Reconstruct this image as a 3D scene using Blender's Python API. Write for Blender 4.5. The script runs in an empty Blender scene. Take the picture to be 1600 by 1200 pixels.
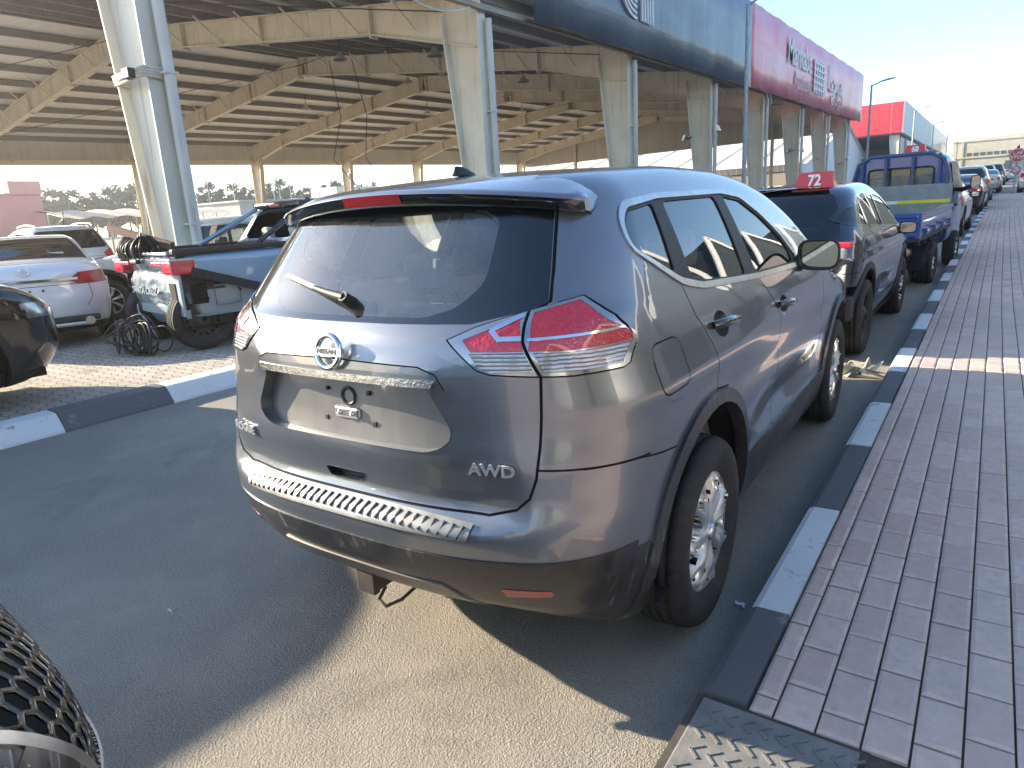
import bpy, bmesh, math, random
import numpy as np
from mathutils import Vector, Matrix
from mathutils.geometry import tessellate_polygon
random.seed(7); np.random.seed(7)
R = math.radians
scene = bpy.context.scene
col = scene.collection
# ------------------------------------------------------------------ camera
CAM = Vector((1.648, -2.247, 1.536))
YAW, PIT, ROL = R(-35.22), R(-14.24), R(-3.36)
fw = Vector((math.sin(YAW)*math.cos(PIT), math.cos(YAW)*math.cos(PIT), math.sin(PIT)))
r0 = Vector((math.cos(YAW), -math.sin(YAW), 0)); u0 = r0.cross(fw)
rt = r0*math.cos(ROL) + u0*math.sin(ROL); up = -r0*math.sin(ROL) + u0*math.cos(ROL)
cam_d = bpy.data.cameras.new('camera'); cam = bpy.data.objects.new('camera', cam_d); col.objects.link(cam)
cam.matrix_world = Matrix(((rt.x, up.x, -fw.x, CAM.x), (rt.y, up.y, -fw.y, CAM.y), (rt.z, up.z, -fw.z, CAM.z), (0, 0, 0, 1)))
cam_d.sensor_fit = 'HORIZONTAL'; cam_d.sensor_width = 36; cam_d.lens = 1063.7/1600*36
cam_d.clip_start = .05; cam_d.clip_end = 3000
scene.camera = cam
# ------------------------------------------------------------------ sky and sun
SUN_EL, SUN_TRAVEL = R(19.2), R(12.5)            # light travels towards +x and a little +y
sdir = Vector((-math.cos(SUN_TRAVEL)*math.cos(SUN_EL), -math.sin(SUN_TRAVEL)*math.cos(SUN_EL), math.sin(SUN_EL)))   # towards the sun
world = bpy.data.worlds.new('World'); scene.world = world; world.use_nodes = True
wn = world.node_tree; bg = wn.nodes['Background']
sky = wn.nodes.new('ShaderNodeTexSky'); sky.sky_type = 'NISHITA'; sky.sun_disc = False
sky.sun_elevation = SUN_EL; sky.sun_rotation = math.atan2(sdir.x, sdir.y)
sky.air_density = 1.0; sky.dust_density = .5; sky.ozone_density = 2.6; sky.altitude = 0
wn.links.new(sky.outputs[0], bg.inputs[0]); bg.inputs[1].default_value = .15
sun_d = bpy.data.lights.new('sun', 'SUN'); sun_d.energy = 5.0; sun_d.angle = R(.53); sun_d.color = (1, .86, .66)
sun = bpy.data.objects.new('sun', sun_d); col.objects.link(sun)
sun.rotation_euler = (-sdir).to_track_quat('-Z', 'Y').to_euler()
scene.view_settings.view_transform = 'Standard'; scene.view_settings.look = 'None'
scene.view_settings.exposure = 1.6; scene.view_settings.gamma = 1
scene.cycles.use_denoising = True; scene.cycles.max_bounces = 8; scene.cycles.transparent_max_bounces = 16
scene.cycles.glossy_bounces = 4; scene.cycles.caustics_reflective = False; scene.cycles.caustics_refractive = False
scene.cycles.sample_clamp_indirect = 6
# ------------------------------------------------------------------ helpers: tags, objects, meshes
def tag(o, label=None, cat=None, group=None, kind=None):
    if label: o['label'] = label
    if cat: o['category'] = cat
    if group: o['group'] = group
    if kind: o['kind'] = kind
    return o
def empty(name, loc=(0, 0, 0), rz=0):
    o = bpy.data.objects.new(name, None); o.location = loc; o.rotation_euler = (0, 0, rz); o.empty_display_size = .2
    col.objects.link(o); return o
def link(name, me, m=None, parent=None):
    o = bpy.data.objects.new(name, me); col.objects.link(o)
    if m is not None:
        for k in (m if isinstance(m, (list, tuple)) else [m]): me.materials.append(k)
    if parent is not None: o.parent = parent
    return o
def copy_tree(o, parent=None):
    c = o.copy(); col.objects.link(c)
    if parent is not None: c.parent = parent
    for ch in [x for x in o.children]: copy_tree(ch, c)
    return c
class MB:
    """collects simple shapes; build() links them as one mesh object"""
    def __init__(s): s.v = []; s.f = []; s.mi = []; s.sm = []
    def add(s, v, f, mi=0, smooth=False):
        b = len(s.v); s.v += [tuple(p) for p in v]; s.f += [tuple(b+i for i in q) for q in f]
        s.mi += [mi]*len(f); s.sm += [smooth]*len(f); return s
    def box(s, lo, hi, mi=0, M=None):
        x0, y0, z0 = lo; x1, y1, z1 = hi
        v = [Vector(p) for p in ((x0,y0,z0),(x1,y0,z0),(x1,y1,z0),(x0,y1,z0),(x0,y0,z1),(x1,y0,z1),(x1,y1,z1),(x0,y1,z1))]
        if M is not None: v = [M @ p for p in v]
        return s.add(v, [(0,3,2,1),(4,5,6,7),(0,1,5,4),(1,2,6,5),(2,3,7,6),(3,0,4,7)], mi)
    def bbox(s, lo, hi, b=.01, mi=0, M=None):
        """box with chamfered edges"""
        x0, y0, z0 = lo; x1, y1, z1 = hi; b = min(b, (x1-x0)/2.1, (y1-y0)/2.1, (z1-z0)/2.1)
        me = bmesh.new(); bmesh.ops.create_cube(me, size=1)
        for q in me.verts: q.co = Vector(((x0+x1)/2+q.co.x*(x1-x0), (y0+y1)/2+q.co.y*(y1-y0), (z0+z1)/2+q.co.z*(z1-z0)))
        bmesh.ops.bevel(me, geom=me.edges[:], offset=b, segments=2, affect='EDGES', profile=.5)
        me.verts.index_update(); v = [q.co.copy() for q in me.verts]
        if M is not None: v = [M @ p for p in v]
        f = [[q.index for q in fa.verts] for fa in me.faces]; me.free()
        return s.add(v, f, mi)
    def tube(s, pts, r, n=8, mi=0, caps=True, closed=False):
        pts = [Vector(p) for p in pts]; rr = r if isinstance(r, (list, tuple)) else [r]*len(pts)
        v = []; N = len(pts); last = None
        for i, p in enumerate(pts):
            if closed: t = pts[(i+1) % N]-pts[i-1]
            else: t = pts[min(i+1, N-1)]-pts[max(i-1, 0)]
            t.normalize()
            if last is None:
                a = Vector((0, 0, 1)) if abs(t.z) < .9 else Vector((1, 0, 0)); a = (a-t*a.dot(t)).normalized()
            else: a = (last-t*last.dot(t)).normalized()
            last = a; b = t.cross(a)
            v += [p+(a*math.cos(2*math.pi*k/n)+b*math.sin(2*math.pi*k/n))*rr[i] for k in range(n)]
        f = []
        for i in range(N if closed else N-1):
            j = (i+1) % N
            f += [(i*n+k, i*n+(k+1) % n, j*n+(k+1) % n, j*n+k) for k in range(n)]
        s.add(v, f, mi, True)
        if caps and not closed: s.add(v[:n], [tuple(range(n))[::-1]], mi); s.add(v[-n:], [tuple(range(n))], mi)
        return s
    def beam(s, a, b, w, h, mi=0, upv=(0, 0, 1)):
        """rectangular bar from a to b"""
        a, b = Vector(a), Vector(b); t = (b-a).normalized(); u = Vector(upv); u = (u-t*u.dot(t)).normalized(); q = t.cross(u)
        v = [p+q*(x*w/2)+u*(y*h/2) for p in (a, b) for x, y in ((-1,-1),(1,-1),(1,1),(-1,1))]
        return s.add(v, [(0,1,2,3)[::-1],(4,5,6,7),(0,1,5,4),(1,2,6,5),(2,3,7,6),(3,0,4,7)], mi)
    def prism(s, poly, d, mi=0, M=None):
        """polygon (x,z) extruded by d along +y"""
        n = len(poly); v = [Vector((x, 0, z)) for x, z in poly]+[Vector((x, d, z)) for x, z in poly]
        if M is not None: v = [M @ p for p in v]
        return s.add(v, [tuple(range(n)), tuple(range(2*n-1, n-1, -1))]+[(i, i+n, (i+1) % n+n, (i+1) % n) for i in range(n)], mi)
    def lathe(s, prof, n=32, mi=0, axis='x', M=None, closed=False):
        """profile of (r, a): radius and position along the axis"""
        v = []
        for k in range(n):
            c, q = math.cos(2*math.pi*k/n), math.sin(2*math.pi*k/n)
            for r_, a in prof:
                p = Vector((a, r_*c, r_*q)) if axis == 'x' else (Vector((r_*c, r_*q, a)) if axis == 'z' else Vector((r_*c, a, r_*q)))
                v.append(M @ p if M is not None else p)
        m = len(prof); f = []
        for k in range(n):
            j = (k+1) % n
            f += [(k*m+i, k*m+i+1, j*m+i+1, j*m+i) for i in range(m-1)]
            if closed: f.append((k*m+m-1, k*m, j*m, j*m+m-1))
        return s.add(v, f, mi, True)
    def grid(s, fn, nu, nv, mi=0, smooth=True):
        v = [fn(i/nu, j/nv) for i in range(nu+1) for j in range(nv+1)]
        return s.add(v, [(i*(nv+1)+j, (i+1)*(nv+1)+j, (i+1)*(nv+1)+j+1, i*(nv+1)+j+1) for i in range(nu) for j in range(nv)], mi, smooth)
    def mesh(s, name):
        me = bpy.data.meshes.new(name); me.from_pydata(s.v, [], s.f)
        me.polygons.foreach_set('material_index', s.mi); me.polygons.foreach_set('use_smooth', s.sm); me.update()
        return me
    def build(s, name, m=None, parent=None, fix=True):
        me = s.mesh(name)
        if fix:
            b = bmesh.new(); b.from_mesh(me); bmesh.ops.recalc_face_normals(b, faces=b.faces); b.to_mesh(me); b.free()
        return link(name, me, m, parent)
def text_mesh(txt, size, depth=.004, align='CENTER', bold=0, sx=1, spacing=1.0):
    cu = bpy.data.curves.new('lettering', 'FONT'); cu.body = txt; cu.size = size; cu.extrude = depth; cu.align_x = align; cu.align_y = 'CENTER'
    cu.offset = bold; cu.resolution_u = 3; cu.space_character = spacing
    o = bpy.data.objects.new('lettering', cu); col.objects.link(o)
    me = bpy.data.meshes.new_from_object(o.evaluated_get(bpy.context.evaluated_depsgraph_get()))
    bpy.data.objects.remove(o); bpy.data.curves.remove(cu)
    me.materials.clear()
    if sx != 1: me.transform(Matrix.Diagonal((sx, 1, 1, 1)))
    return me
def lettering(name, txt, size, M, m, parent, **k):
    me = text_mesh(txt, size, **k); me.transform(M); return link(name, me, m, parent)
def frame_m(o, x, y):
    """matrix whose X axis is x, Y axis is y (text plane), origin o"""
    x = Vector(x).normalized(); z = x.cross(Vector(y)).normalized(); y = z.cross(x)
    return Matrix(((x.x, y.x, z.x, o[0]), (x.y, y.y, z.y, o[1]), (x.z, y.z, z.z, o[2]), (0, 0, 0, 1)))
# ------------------------------------------------------------------ materials
class NT:
    def __init__(s, name):
        s.m = bpy.data.materials.new(name); s.m.use_nodes = True; s.t = s.m.node_tree; s.b = s.t.nodes['Principled BSDF']; s.out = s.t.nodes['Material Output']
    def n(s, ty, **k):
        q = s.t.nodes.new(ty)
        for a, b in k.items(): setattr(q, a, b)
        return q
    def l(s, a, b): s.t.links.new(a, b)
    def set(s, **k):
        nm = dict(base='Base Color', rough='Roughness', metal='Metallic', coat='Coat Weight', coatr='Coat Roughness', spec='Specular IOR Level', trans='Transmission Weight', ior='IOR', alpha='Alpha', emis='Emission Color', es='Emission Strength', sheen='Sheen Weight')
        for a, b in k.items():
            i = s.b.inputs[nm[a]]
            if hasattr(b, 'is_linked') or hasattr(b, 'links'): s.l(b, i)
            else: i.default_value = (*b, 1) if isinstance(b, tuple) and len(b) == 3 else b
        return s
    def coord(s, kind='Object', scale=(1, 1, 1)):
        tc = s.n('ShaderNodeTexCoord'); mp = s.n('ShaderNodeMapping'); mp.inputs['Scale'].default_value = scale
        s.l(tc.outputs[kind], mp.inputs[0]); return mp.outputs[0]
    def pos(s, scale=(1, 1, 1)):
        g = s.n('ShaderNodeNewGeometry'); mp = s.n('ShaderNodeMapping'); mp.inputs['Scale'].default_value = scale
        s.l(g.outputs['Position'], mp.inputs[0]); return mp.outputs[0]
    def noise(s, v, scale=5, detail=4, rough=.55, dist=0, out=0):
        q = s.n('ShaderNodeTexNoise'); q.inputs['Scale'].default_value = scale; q.inputs['Detail'].default_value = detail
        q.inputs['Roughness'].default_value = rough; q.inputs['Distortion'].default_value = dist; s.l(v, q.inputs['Vector']); return q.outputs[out]
    def ramp(s, f, stops, interp='LINEAR'):
        q = s.n('ShaderNodeValToRGB'); e = q.color_ramp.elements; q.color_ramp.interpolation = interp
        while len(e) < len(stops): e.new(.5)
        for i, (p, c) in enumerate(stops):
            e[i].position = p; e[i].color = (*c, 1) if isinstance(c, tuple) else (c, c, c, 1)
        s.l(f, q.inputs[0]); return q.outputs[0]
    def mix(s, f, a, b, kind='MIX'):
        q = s.n('ShaderNodeMix', data_type='RGBA', blend_type=kind)
        for i, x in ((0, f), (6, a), (7, b)):
            if hasattr(x, 'links'): s.l(x, q.inputs[i])
            else: q.inputs[i].default_value = (*x, 1) if isinstance(x, tuple) else x
        return q.outputs[2]
    def math(s, op, a, b=0., clamp=False):
        q = s.n('ShaderNodeMath', operation=op, use_clamp=clamp)
        for i, x in ((0, a), (1, b)):
            if hasattr(x, 'links'): s.l(x, q.inputs[i])
            else: q.inputs[i].default_value = x
        return q.outputs[0]
    def bump(s, h, strength=.3, dist=.01):
        q = s.n('ShaderNodeBump'); q.inputs['Strength'].default_value = strength; q.inputs['Distance'].default_value = dist
        s.l(h, q.inputs['Height']); s.l(q.outputs[0], s.b.inputs['Normal']); return s
def flat(name, base, rough=.6, var=.12, scale=6, metal=0, bump=0, bscale=60, coat=0, spec=.5, coord='Object'):
    """plain material with a little uneven colour and grain"""
    t = NT(name); v = t.coord(coord); n = t.noise(v, scale, 5, .6)
    lo, hi = tuple(c*(1-var) for c in base), tuple(min(1, c*(1+var)) for c in base)
    t.set(base=t.ramp(n, [(.3, lo), (.7, hi)]), rough=rough, metal=metal, coat=coat, spec=spec)
    if bump: t.bump(t.noise(v, bscale, 3, .6), bump, .004)
    return t.m
def paint(name, base, metal=.0, rough=.3, dust=.25, dustcol=(.34, .30, .25), zmax=.9, streak=True, cior=1.5, lining=None):
    """car paint under clear coat, dusty lower down"""
    t = NT(name); v = t.coord('Object')
    sep = t.n('ShaderNodeSeparateXYZ'); t.l(v, sep.inputs[0])
    n1 = t.noise(v, 3.2, 6, .62); n2 = t.noise(t.coord('Object', (26, 26, 1.6)), 1, 4, .6)
    hgt = t.n('ShaderNodeMapRange'); hgt.inputs[1].default_value = zmax; hgt.inputs[2].default_value = .2; t.l(sep.outputs[2], hgt.inputs[0])
    d = t.math('MULTIPLY', t.math('ADD', t.math('MULTIPLY', n1, .6), t.math('MULTIPLY', n2, .6 if streak else .2)), t.math('ADD', t.math('MULTIPLY', hgt.outputs[0], .92), .08))
    d = t.math('MULTIPLY', d, dust, True)
    t.set(base=t.mix(d, base, dustcol), metal=t.math('MULTIPLY', t.math('SUBTRACT', 1., d, True), metal), rough=t.math('ADD', t.math('MULTIPLY', d, .5), rough),
          coat=t.math('SUBTRACT', 1., t.math('MULTIPLY', d, 1.3), True), coatr=t.math('ADD', .015, t.math('MULTIPLY', d, .25)))
    t.b.inputs['Coat IOR'].default_value = cior
    if lining:                                   # the inner side of the panels is the pale cabin lining
        df = t.n('ShaderNodeBsdfDiffuse'); df.inputs[0].default_value = (*lining, 1); gm = t.n('ShaderNodeNewGeometry'); mx = t.n('ShaderNodeMixShader')
        t.l(gm.outputs['Backfacing'], mx.inputs[0]); t.l(t.b.outputs[0], mx.inputs[1]); t.l(df.outputs[0], mx.inputs[2]); t.l(mx.outputs[0], t.out.inputs[0])
    return t.m
def smooth(pts, n=6, closed=False):
    """Catmull-Rom curve through points"""
    P = [Vector(p) for p in pts]; N = len(P); out = []
    for i in range(N if closed else N-1):
        a, b, c, d = (P[(i-1) % N], P[i], P[(i+1) % N], P[(i+2) % N]) if closed else (P[max(i-1, 0)], P[i], P[i+1], P[min(i+2, N-1)])
        for k in range(n):
            t = k/n; out.append(.5*(2*b+(c-a)*t+(2*a-5*b+4*c-d)*t*t+(3*b-a-3*c+d)*t**3))
    return out if closed else out+[P[-1]]
def glass(name, tint=(.75, .8, .78), refl=1.0, dust=.0, ior=1.5):
    t = NT(name); t.t.nodes.remove(t.b)
    tr = t.n('ShaderNodeBsdfTransparent'); tr.inputs[0].default_value = (*tint, 1)
    gl = t.n('ShaderNodeBsdfGlossy'); gl.inputs['Roughness'].default_value = .01; gl.inputs[0].default_value = (refl, refl, refl, 1)
    fr = t.n('ShaderNodeFresnel'); fr.inputs[0].default_value = ior+.25
    mx = t.n('ShaderNodeMixShader'); t.l(fr.outputs[0], mx.inputs[0]); t.l(tr.outputs[0], mx.inputs[1]); t.l(gl.outputs[0], mx.inputs[2])
    o = mx.outputs[0]
    if dust:
        df = t.n('ShaderNodeBsdfDiffuse'); df.inputs[0].default_value = (.42, .40, .36, 1)
        v = t.coord('Object'); n = t.noise(v, 4, 6, .65, .4); n2 = t.noise(t.coord('Object', (30, 30, 3)), 1, 4, .6)
        f = t.math('MULTIPLY', t.ramp(t.math('MULTIPLY', t.math('ADD', n, n2), .5), [(.3, .15), (.75, 1.)]), dust)
        m2 = t.n('ShaderNodeMixShader'); t.l(f, m2.inputs[0]); t.l(o, m2.inputs[1]); t.l(df.outputs[0], m2.inputs[2]); o = m2.outputs[0]
    t.l(o, t.out.inputs[0]); return t.m
# ------------------------------------------------------------------ smooth car bodies
def curve(pts, n=1500):
    """smooth 1-D function through points (monotone cubic), clamped at both ends"""
    p=np.array(sorted(pts),float); x,y=p[:,0],p[:,1]
    h=np.diff(x); d=np.diff(y)/h
    m=np.zeros(len(x)); m[0]=d[0]; m[-1]=d[-1]
    for i in range(1,len(x)-1):
        if d[i-1]*d[i]>0:
            w1=2*h[i]+h[i-1]; w2=h[i]+2*h[i-1]; m[i]=(w1+w2)/(w1/d[i-1]+w2/d[i])
    X=np.linspace(x[0],x[-1],n); k=np.clip(np.searchsorted(x,X)-1,0,len(h)-1); t=(X-x[k])/h[k]
    Y=(2*t**3-3*t**2+1)*y[k]+(t**3-2*t**2+t)*h[k]*m[k]+(-2*t**3+3*t**2)*y[k+1]+(t**3-t**2)*h[k]*m[k+1]
    ker=np.hanning(31); ker/=ker.sum(); Yp=np.pad(Y,15,mode='reflect',reflect_type='odd'); Y=np.convolve(Yp,ker,'valid')
    return lambda q: np.interp(q,X,Y)
def smax(a,b,r):
    h=np.maximum(r-np.abs(a-b),0); return np.maximum(a,b)+h*h/(4*r)
def sstep(a,b,x):
    t=np.clip((x-a)/(b-a),0,1); return t*t*(3-2*t)
class Body:
    def __init__(s,rear,rearc,front,frontc,half,plan,top,crown,zb,lim,rear_corner=None,extra=None,rr=.16,rs=.10,rt=.05,rf=.16,planhi=None,pexp=3.):
        s.rear=curve(rear); s.rc=curve(rearc); s.front=curve(front); s.fc=curve(frontc); s.half=curve(half); s.plan=curve(plan)
        s.top=curve(top); s.crown=curve(crown); s.zb=zb; s.lim=lim; s.rk=curve(rear_corner) if rear_corner else None
        s.extra=extra; s.r=(rr,rs,rt,rf); s.planhi=curve(planhi) if planhi else None; s.pexp=pexp
    def __call__(s,P):
        x,y,z=np.abs(P[:,0]),P[:,1],P[:,2]; rr,rs,rt,rf=s.r
        w=s.half(z)*s.plan(y)
        if s.planhi is not None: w=s.half(z)*(s.plan(y)+(s.planhi(y)-s.plan(y))*sstep(1.0,1.5,z))
        if s.extra is not None: w=w+s.extra(y,z)
        yr=s.rear(z)
        if s.rk is not None: k=sstep(.45,.72,x); yr=yr*(1-k)+s.rk(z)*k
        yr=yr+s.rc(z)*x**s.pexp; yf=s.front(z)-s.fc(z)*x**3
        f=smax(x-w,yr-y,rr); f=smax(f,y-yf,rf)
        f=smax(f,z-(s.top(y)-s.crown(y)*x*x),rs)
        return smax(f,(s.zb(y) if callable(s.zb) else s.zb)-z,.04)
    def grad(s,P,e=2e-3):
        g=np.empty_like(P)
        for i in range(3):
            d=np.zeros(3); d[i]=e; g[:,i]=(s(P+d)-s(P-d))/(2*e)
        return g
    def project(s,P,it=4):
        P=P.copy()
        for _ in range(it):
            g=s.grad(P); P-=(s(P)/np.maximum((g*g).sum(1),.05))[:,None]*g
        return P
    def normals(s,P,e=4e-3):
        g=s.grad(P,e); return g/np.maximum(np.linalg.norm(g,axis=1),1e-9)[:,None]
    def nets(s,h):
        lo,hi=s.lim; n=[int(np.ceil((hi[i]-lo[i])/h))+1 for i in range(3)]
        ax=[lo[i]+h*np.arange(n[i]) for i in range(3)]
        # keep a node plane off x=0 symmetric
        ax[0]=(np.arange(n[0])-(n[0]-1)/2)*h
        X,Y,Z=np.meshgrid(*ax,indexing='ij'); V=s(np.stack([X.ravel(),Y.ravel(),Z.ravel()],1)).reshape(n)
        S=V<0; nx,ny,nz=[k-1 for k in n]
        cnt=np.zeros((nx,ny,nz)); acc=np.zeros((nx,ny,nz,3))
        offs=[(0,0,0),(1,0,0),(0,1,0),(1,1,0),(0,0,1),(1,0,1),(0,1,1),(1,1,1)]
        def sl(o): return tuple(slice(o[i],o[i]+[nx,ny,nz][i]) for i in range(3))
        for a in offs:
            for ax_ in range(3):
                if a[ax_]==0:
                    b=list(a); b[ax_]=1; va,vb=V[sl(a)],V[sl(b)]; cr=(va<0)!=(vb<0)
                    t=np.where(cr,va/np.where(cr,va-vb,1),0)
                    pos=np.array(a,float)[None,None,None]+np.zeros(acc.shape); pos[...,ax_]=t
                    acc+=pos*cr[...,None]; cnt+=cr
        act=cnt>0; idx=-np.ones(cnt.shape,int); idx[act]=np.arange(act.sum())
        c=np.argwhere(act); loc=acc[act]/cnt[act][:,None]
        P=np.stack([ax[i][0]+h*(c[:,i]+loc[:,i]) for i in range(3)],1)
        F=[]
        for d in range(3):
            e1,e2=[(1,2),(2,0),(0,1)][d]
            a=S[tuple(slice(0,n[i]-1) if i==d else slice(1,n[i]-1) for i in range(3))]
            b=S[tuple(slice(1,n[i]) if i==d else slice(1,n[i]-1) for i in range(3))]
            for flip,m in ((0,a&~b),(1,~a&b)):
                q=np.argwhere(m)
                for i in range(3):
                    if i!=d: q[:,i]+=1
                def cell(u,v):
                    k=q.copy(); k[:,e1]-=u; k[:,e2]-=v; return idx[k[:,0],k[:,1],k[:,2]]
                f=np.stack([cell(1,1),cell(0,1),cell(0,0),cell(1,0)],1)
                F.append(f[:,::-1] if flip else f)
        F=np.concatenate(F); return s.project(P),F
def raycast(B,o,d,tmax=12,n=1500):
    t=np.linspace(.3,tmax,n); P=o+t[:,None]*d; f=B(P); k=np.where(f<0)[0]
    if len(k)==0: return None
    a,b=t[k[0]-1],t[k[0]]
    for _ in range(30):
        m=(a+b)/2
        if B((o+m*d)[None])[0]<0: b=m
        else: a=m
    return o+b*d
def convex(p):
    s = [ (p[(i+1)%len(p)][0]-p[i][0])*(p[(i+2)%len(p)][1]-p[(i+1)%len(p)][1])-(p[(i+1)%len(p)][1]-p[i][1])*(p[(i+2)%len(p)][0]-p[(i+1)%len(p)][0]) for i in range(len(p)) ]
    return all(q > -1e-9 for q in s)
def area2(p): return sum(p[i][0]*p[(i+1) % len(p)][1]-p[(i+1) % len(p)][0]*p[i][1] for i in range(len(p)))/2
def rounded(p, r, n=4):
    """polygon with rounded corners"""
    out = []
    for i in range(len(p)):
        a, b, c = Vector(p[i-1]), Vector(p[i]), Vector(p[(i+1) % len(p)]); rr = r[i] if isinstance(r, (list, tuple)) else r
        if rr <= 0: out.append(tuple(b)); continue
        d1, d2 = (a-b), (c-b); q = min(rr, d1.length*.45, d2.length*.45); p1, p2 = b+d1.normalized()*q, b+d2.normalized()*q
        for k in range(n+1):
            t = k/n; out.append(tuple(p1*(1-t)**2+b*2*t*(1-t)+p2*t*t))
    return out
def circle2(c, r, n=28): return [(c[0]+r*math.cos(2*math.pi*k/n), c[1]+r*math.sin(2*math.pi*k/n)) for k in range(n)]
class Shell:
    """a body surface that panels are cut out of"""
    def __init__(s, B, h):
        s.B = B; P, F = B.nets(h); s.V = P.tolist(); s.F = F.tolist(); s.L = [0]*len(s.F); s.cutv = {}; s.ids = {None: 0, 'gone': -1}
        Q = P[F]; n = np.cross(Q[:, 2]-Q[:, 0], Q[:, 3]-Q[:, 1]); n /= np.maximum(np.linalg.norm(n, axis=1), 1e-9)[:, None]
        s.A = np.concatenate([n, Q.min(1), Q.max(1)], 1)
    def pid(s, n): return s.ids.setdefault(n, len(s.ids)+1)
    def whole(s, f):
        """face with the points that neighbours' cuts put on its edges"""
        out = []; cv = s.cutv
        def walk(a, b):
            m = cv.get((a, b) if a < b else (b, a))
            if m is not None: walk(a, m); out.append(m); walk(m, b)
        for k in range(len(f)): out.append(f[k]); walk(f[k], f[(k+1) % len(f)])
        return out
    def carve(s, poly, axis, name, side=0, only=None, face=.25):
        """cut polygon poly, seen along an axis, out of the surface: x from both sides (side = 1 right, -1 left), y from the rear, -y from the front, z from above"""
        ai = 'xyz'.index(axis[-1]); i, j = [k for k in range(3) if k != ai]; pid = s.pid(name); V, F, L, cv = s.V, s.F, s.L, s.cutv
        if area2(poly) < 0: poly = poly[::-1]
        if convex(poly): pieces = [poly]
        else:
            pieces = []
            for t in tessellate_polygon([[Vector((*p, 0)) for p in poly]]):
                q = [poly[k] for k in t]; q = q if area2(q) > 0 else q[::-1]
                if area2(q) > 1e-7: pieces.append(q)
        ok = None if only is None else {s.pid(k) for k in only}
        x0, x1 = min(p[0] for p in poly)-.001, max(p[0] for p in poly)+.001; y0, y1 = min(p[1] for p in poly)-.001, max(p[1] for p in poly)+.001
        A = s.A
        if axis == 'x': k = np.abs(A[:, 0]) >= face if not side else A[:, 0]*side >= face
        elif axis == 'y': k = A[:, 1] <= -face
        elif axis == '-y': k = A[:, 1] >= face
        else: k = A[:, 2] >= face
        k &= (A[:, 6+i] >= x0) & (A[:, 3+i] <= x1) & (A[:, 6+j] >= y0) & (A[:, 3+j] <= y1)
        base = [q for q in np.nonzero(k)[0].tolist() if L[q] != -1 and (ok is None or L[q] in ok)]
        for q in base: F[q] = s.whole(F[q])
        rows = []
        for pc in pieces:
            cur = base; rest = []
            for k in range(len(pc)):
                (ax, ay), (bx, by) = pc[k], pc[(k+1) % len(pc)]; nx, ny = by-ay, ax-bx; l = math.hypot(nx, ny)
                if l < 1e-7: continue
                nx /= l; ny /= l; c0 = nx*ax+ny*ay; nxt = []
                for q in cur:
                    f = F[q]; d = [nx*V[v][i]+ny*V[v][j]-c0 for v in f]; hi = max(d); lo = min(d)
                    if hi <= 1e-6: nxt.append(q); continue
                    if lo >= -1e-6: rest.append(q); continue
                    ins, out = [], []; n = len(f)
                    for t in range(n):
                        a, b = f[t], f[(t+1) % n]; da, db = d[t], d[(t+1) % n]
                        if da <= 1e-6: ins.append(a)
                        if da >= -1e-6: out.append(a)
                        if (da < -1e-6 and db > 1e-6) or (da > 1e-6 and db < -1e-6):
                            key = (a, b) if a < b else (b, a); m = cv.get(key)
                            if m is None:
                                u = da/(da-db); pa, pb = V[a], V[b]; m = len(V); V.append([pa[0]+(pb[0]-pa[0])*u, pa[1]+(pb[1]-pa[1])*u, pa[2]+(pb[2]-pa[2])*u]); cv[key] = m
                            ins.append(m); out.append(m)
                    if len(ins) < 3: rest.append(q); continue
                    F[q] = ins; nxt.append(q)
                    if len(out) >= 3:
                        F.append(out); L.append(L[q]); rest.append(len(F)-1); o = [V[v] for v in out]
                        nr = A[q, :3] if q < len(A) else rows[q-len(A)][:3]
                        rows.append((*nr, min(p[0] for p in o), min(p[1] for p in o), min(p[2] for p in o), max(p[0] for p in o), max(p[1] for p in o), max(p[2] for p in o)))
                cur = nxt
            for q in cur: L[q] = pid
            if len(pieces) > 1:
                base = rest+cur
                for q in base: F[q] = s.whole(F[q])
        if rows: s.A = np.concatenate([s.A, np.array(rows)])
        return s
    def seam(s, pts, w, axis, name='seam', side=0, only=None, closed=False):
        n = len(pts)
        for k in range(n if closed else n-1):
            a, b = Vector(pts[k]), Vector(pts[(k+1) % n]); d = (b-a)
            if d.length < 1e-6: continue
            d.normalize(); q = Vector((-d.y, d.x))*w/2; e = d*w*.3
            s.carve([tuple(a-e-q), tuple(b+e-q), tuple(b+e+q), tuple(a-e+q)], axis, name, side, only)
        return s
    def done(s):
        s.P = s.B.project(np.array(s.V), 3); s.N = s.B.normals(s.P); s.groups = {}; back = {v: k for k, v in s.ids.items()}
        for f, l in zip(s.F, s.L):
            f = s.whole(f)
            if len(f) > 2: s.groups.setdefault(back[l], []).append(f)
        return s
    def part(s, pids, name, m, parent=None, offset=0., skirt=0., side=0, disp=None, keep=None):
        """panel(s) as one object; offset along the normal, skirt folds the rim in (or out when negative)"""
        fs = []
        for p in (pids if isinstance(pids, (list, tuple)) else [pids]): fs += s.groups.get(p, [])
        if side: fs = [f for f in fs if s.P[f, 0].mean()*side > 0]
        if keep is not None: fs = [f for f in fs if keep(s.P[f].mean(0))]
        if not fs: return None
        used = sorted({i for f in fs for i in f}); mp = {i: k for k, i in enumerate(used)}
        P = s.P[used]; N = s.N[used]; off = offset if disp is None else offset+disp(P)
        V = P+N*np.reshape(off, (-1, 1)) if np.ndim(off) else P+N*off
        faces = [[mp[i] for i in f] for f in fs]; ln = []
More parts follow.
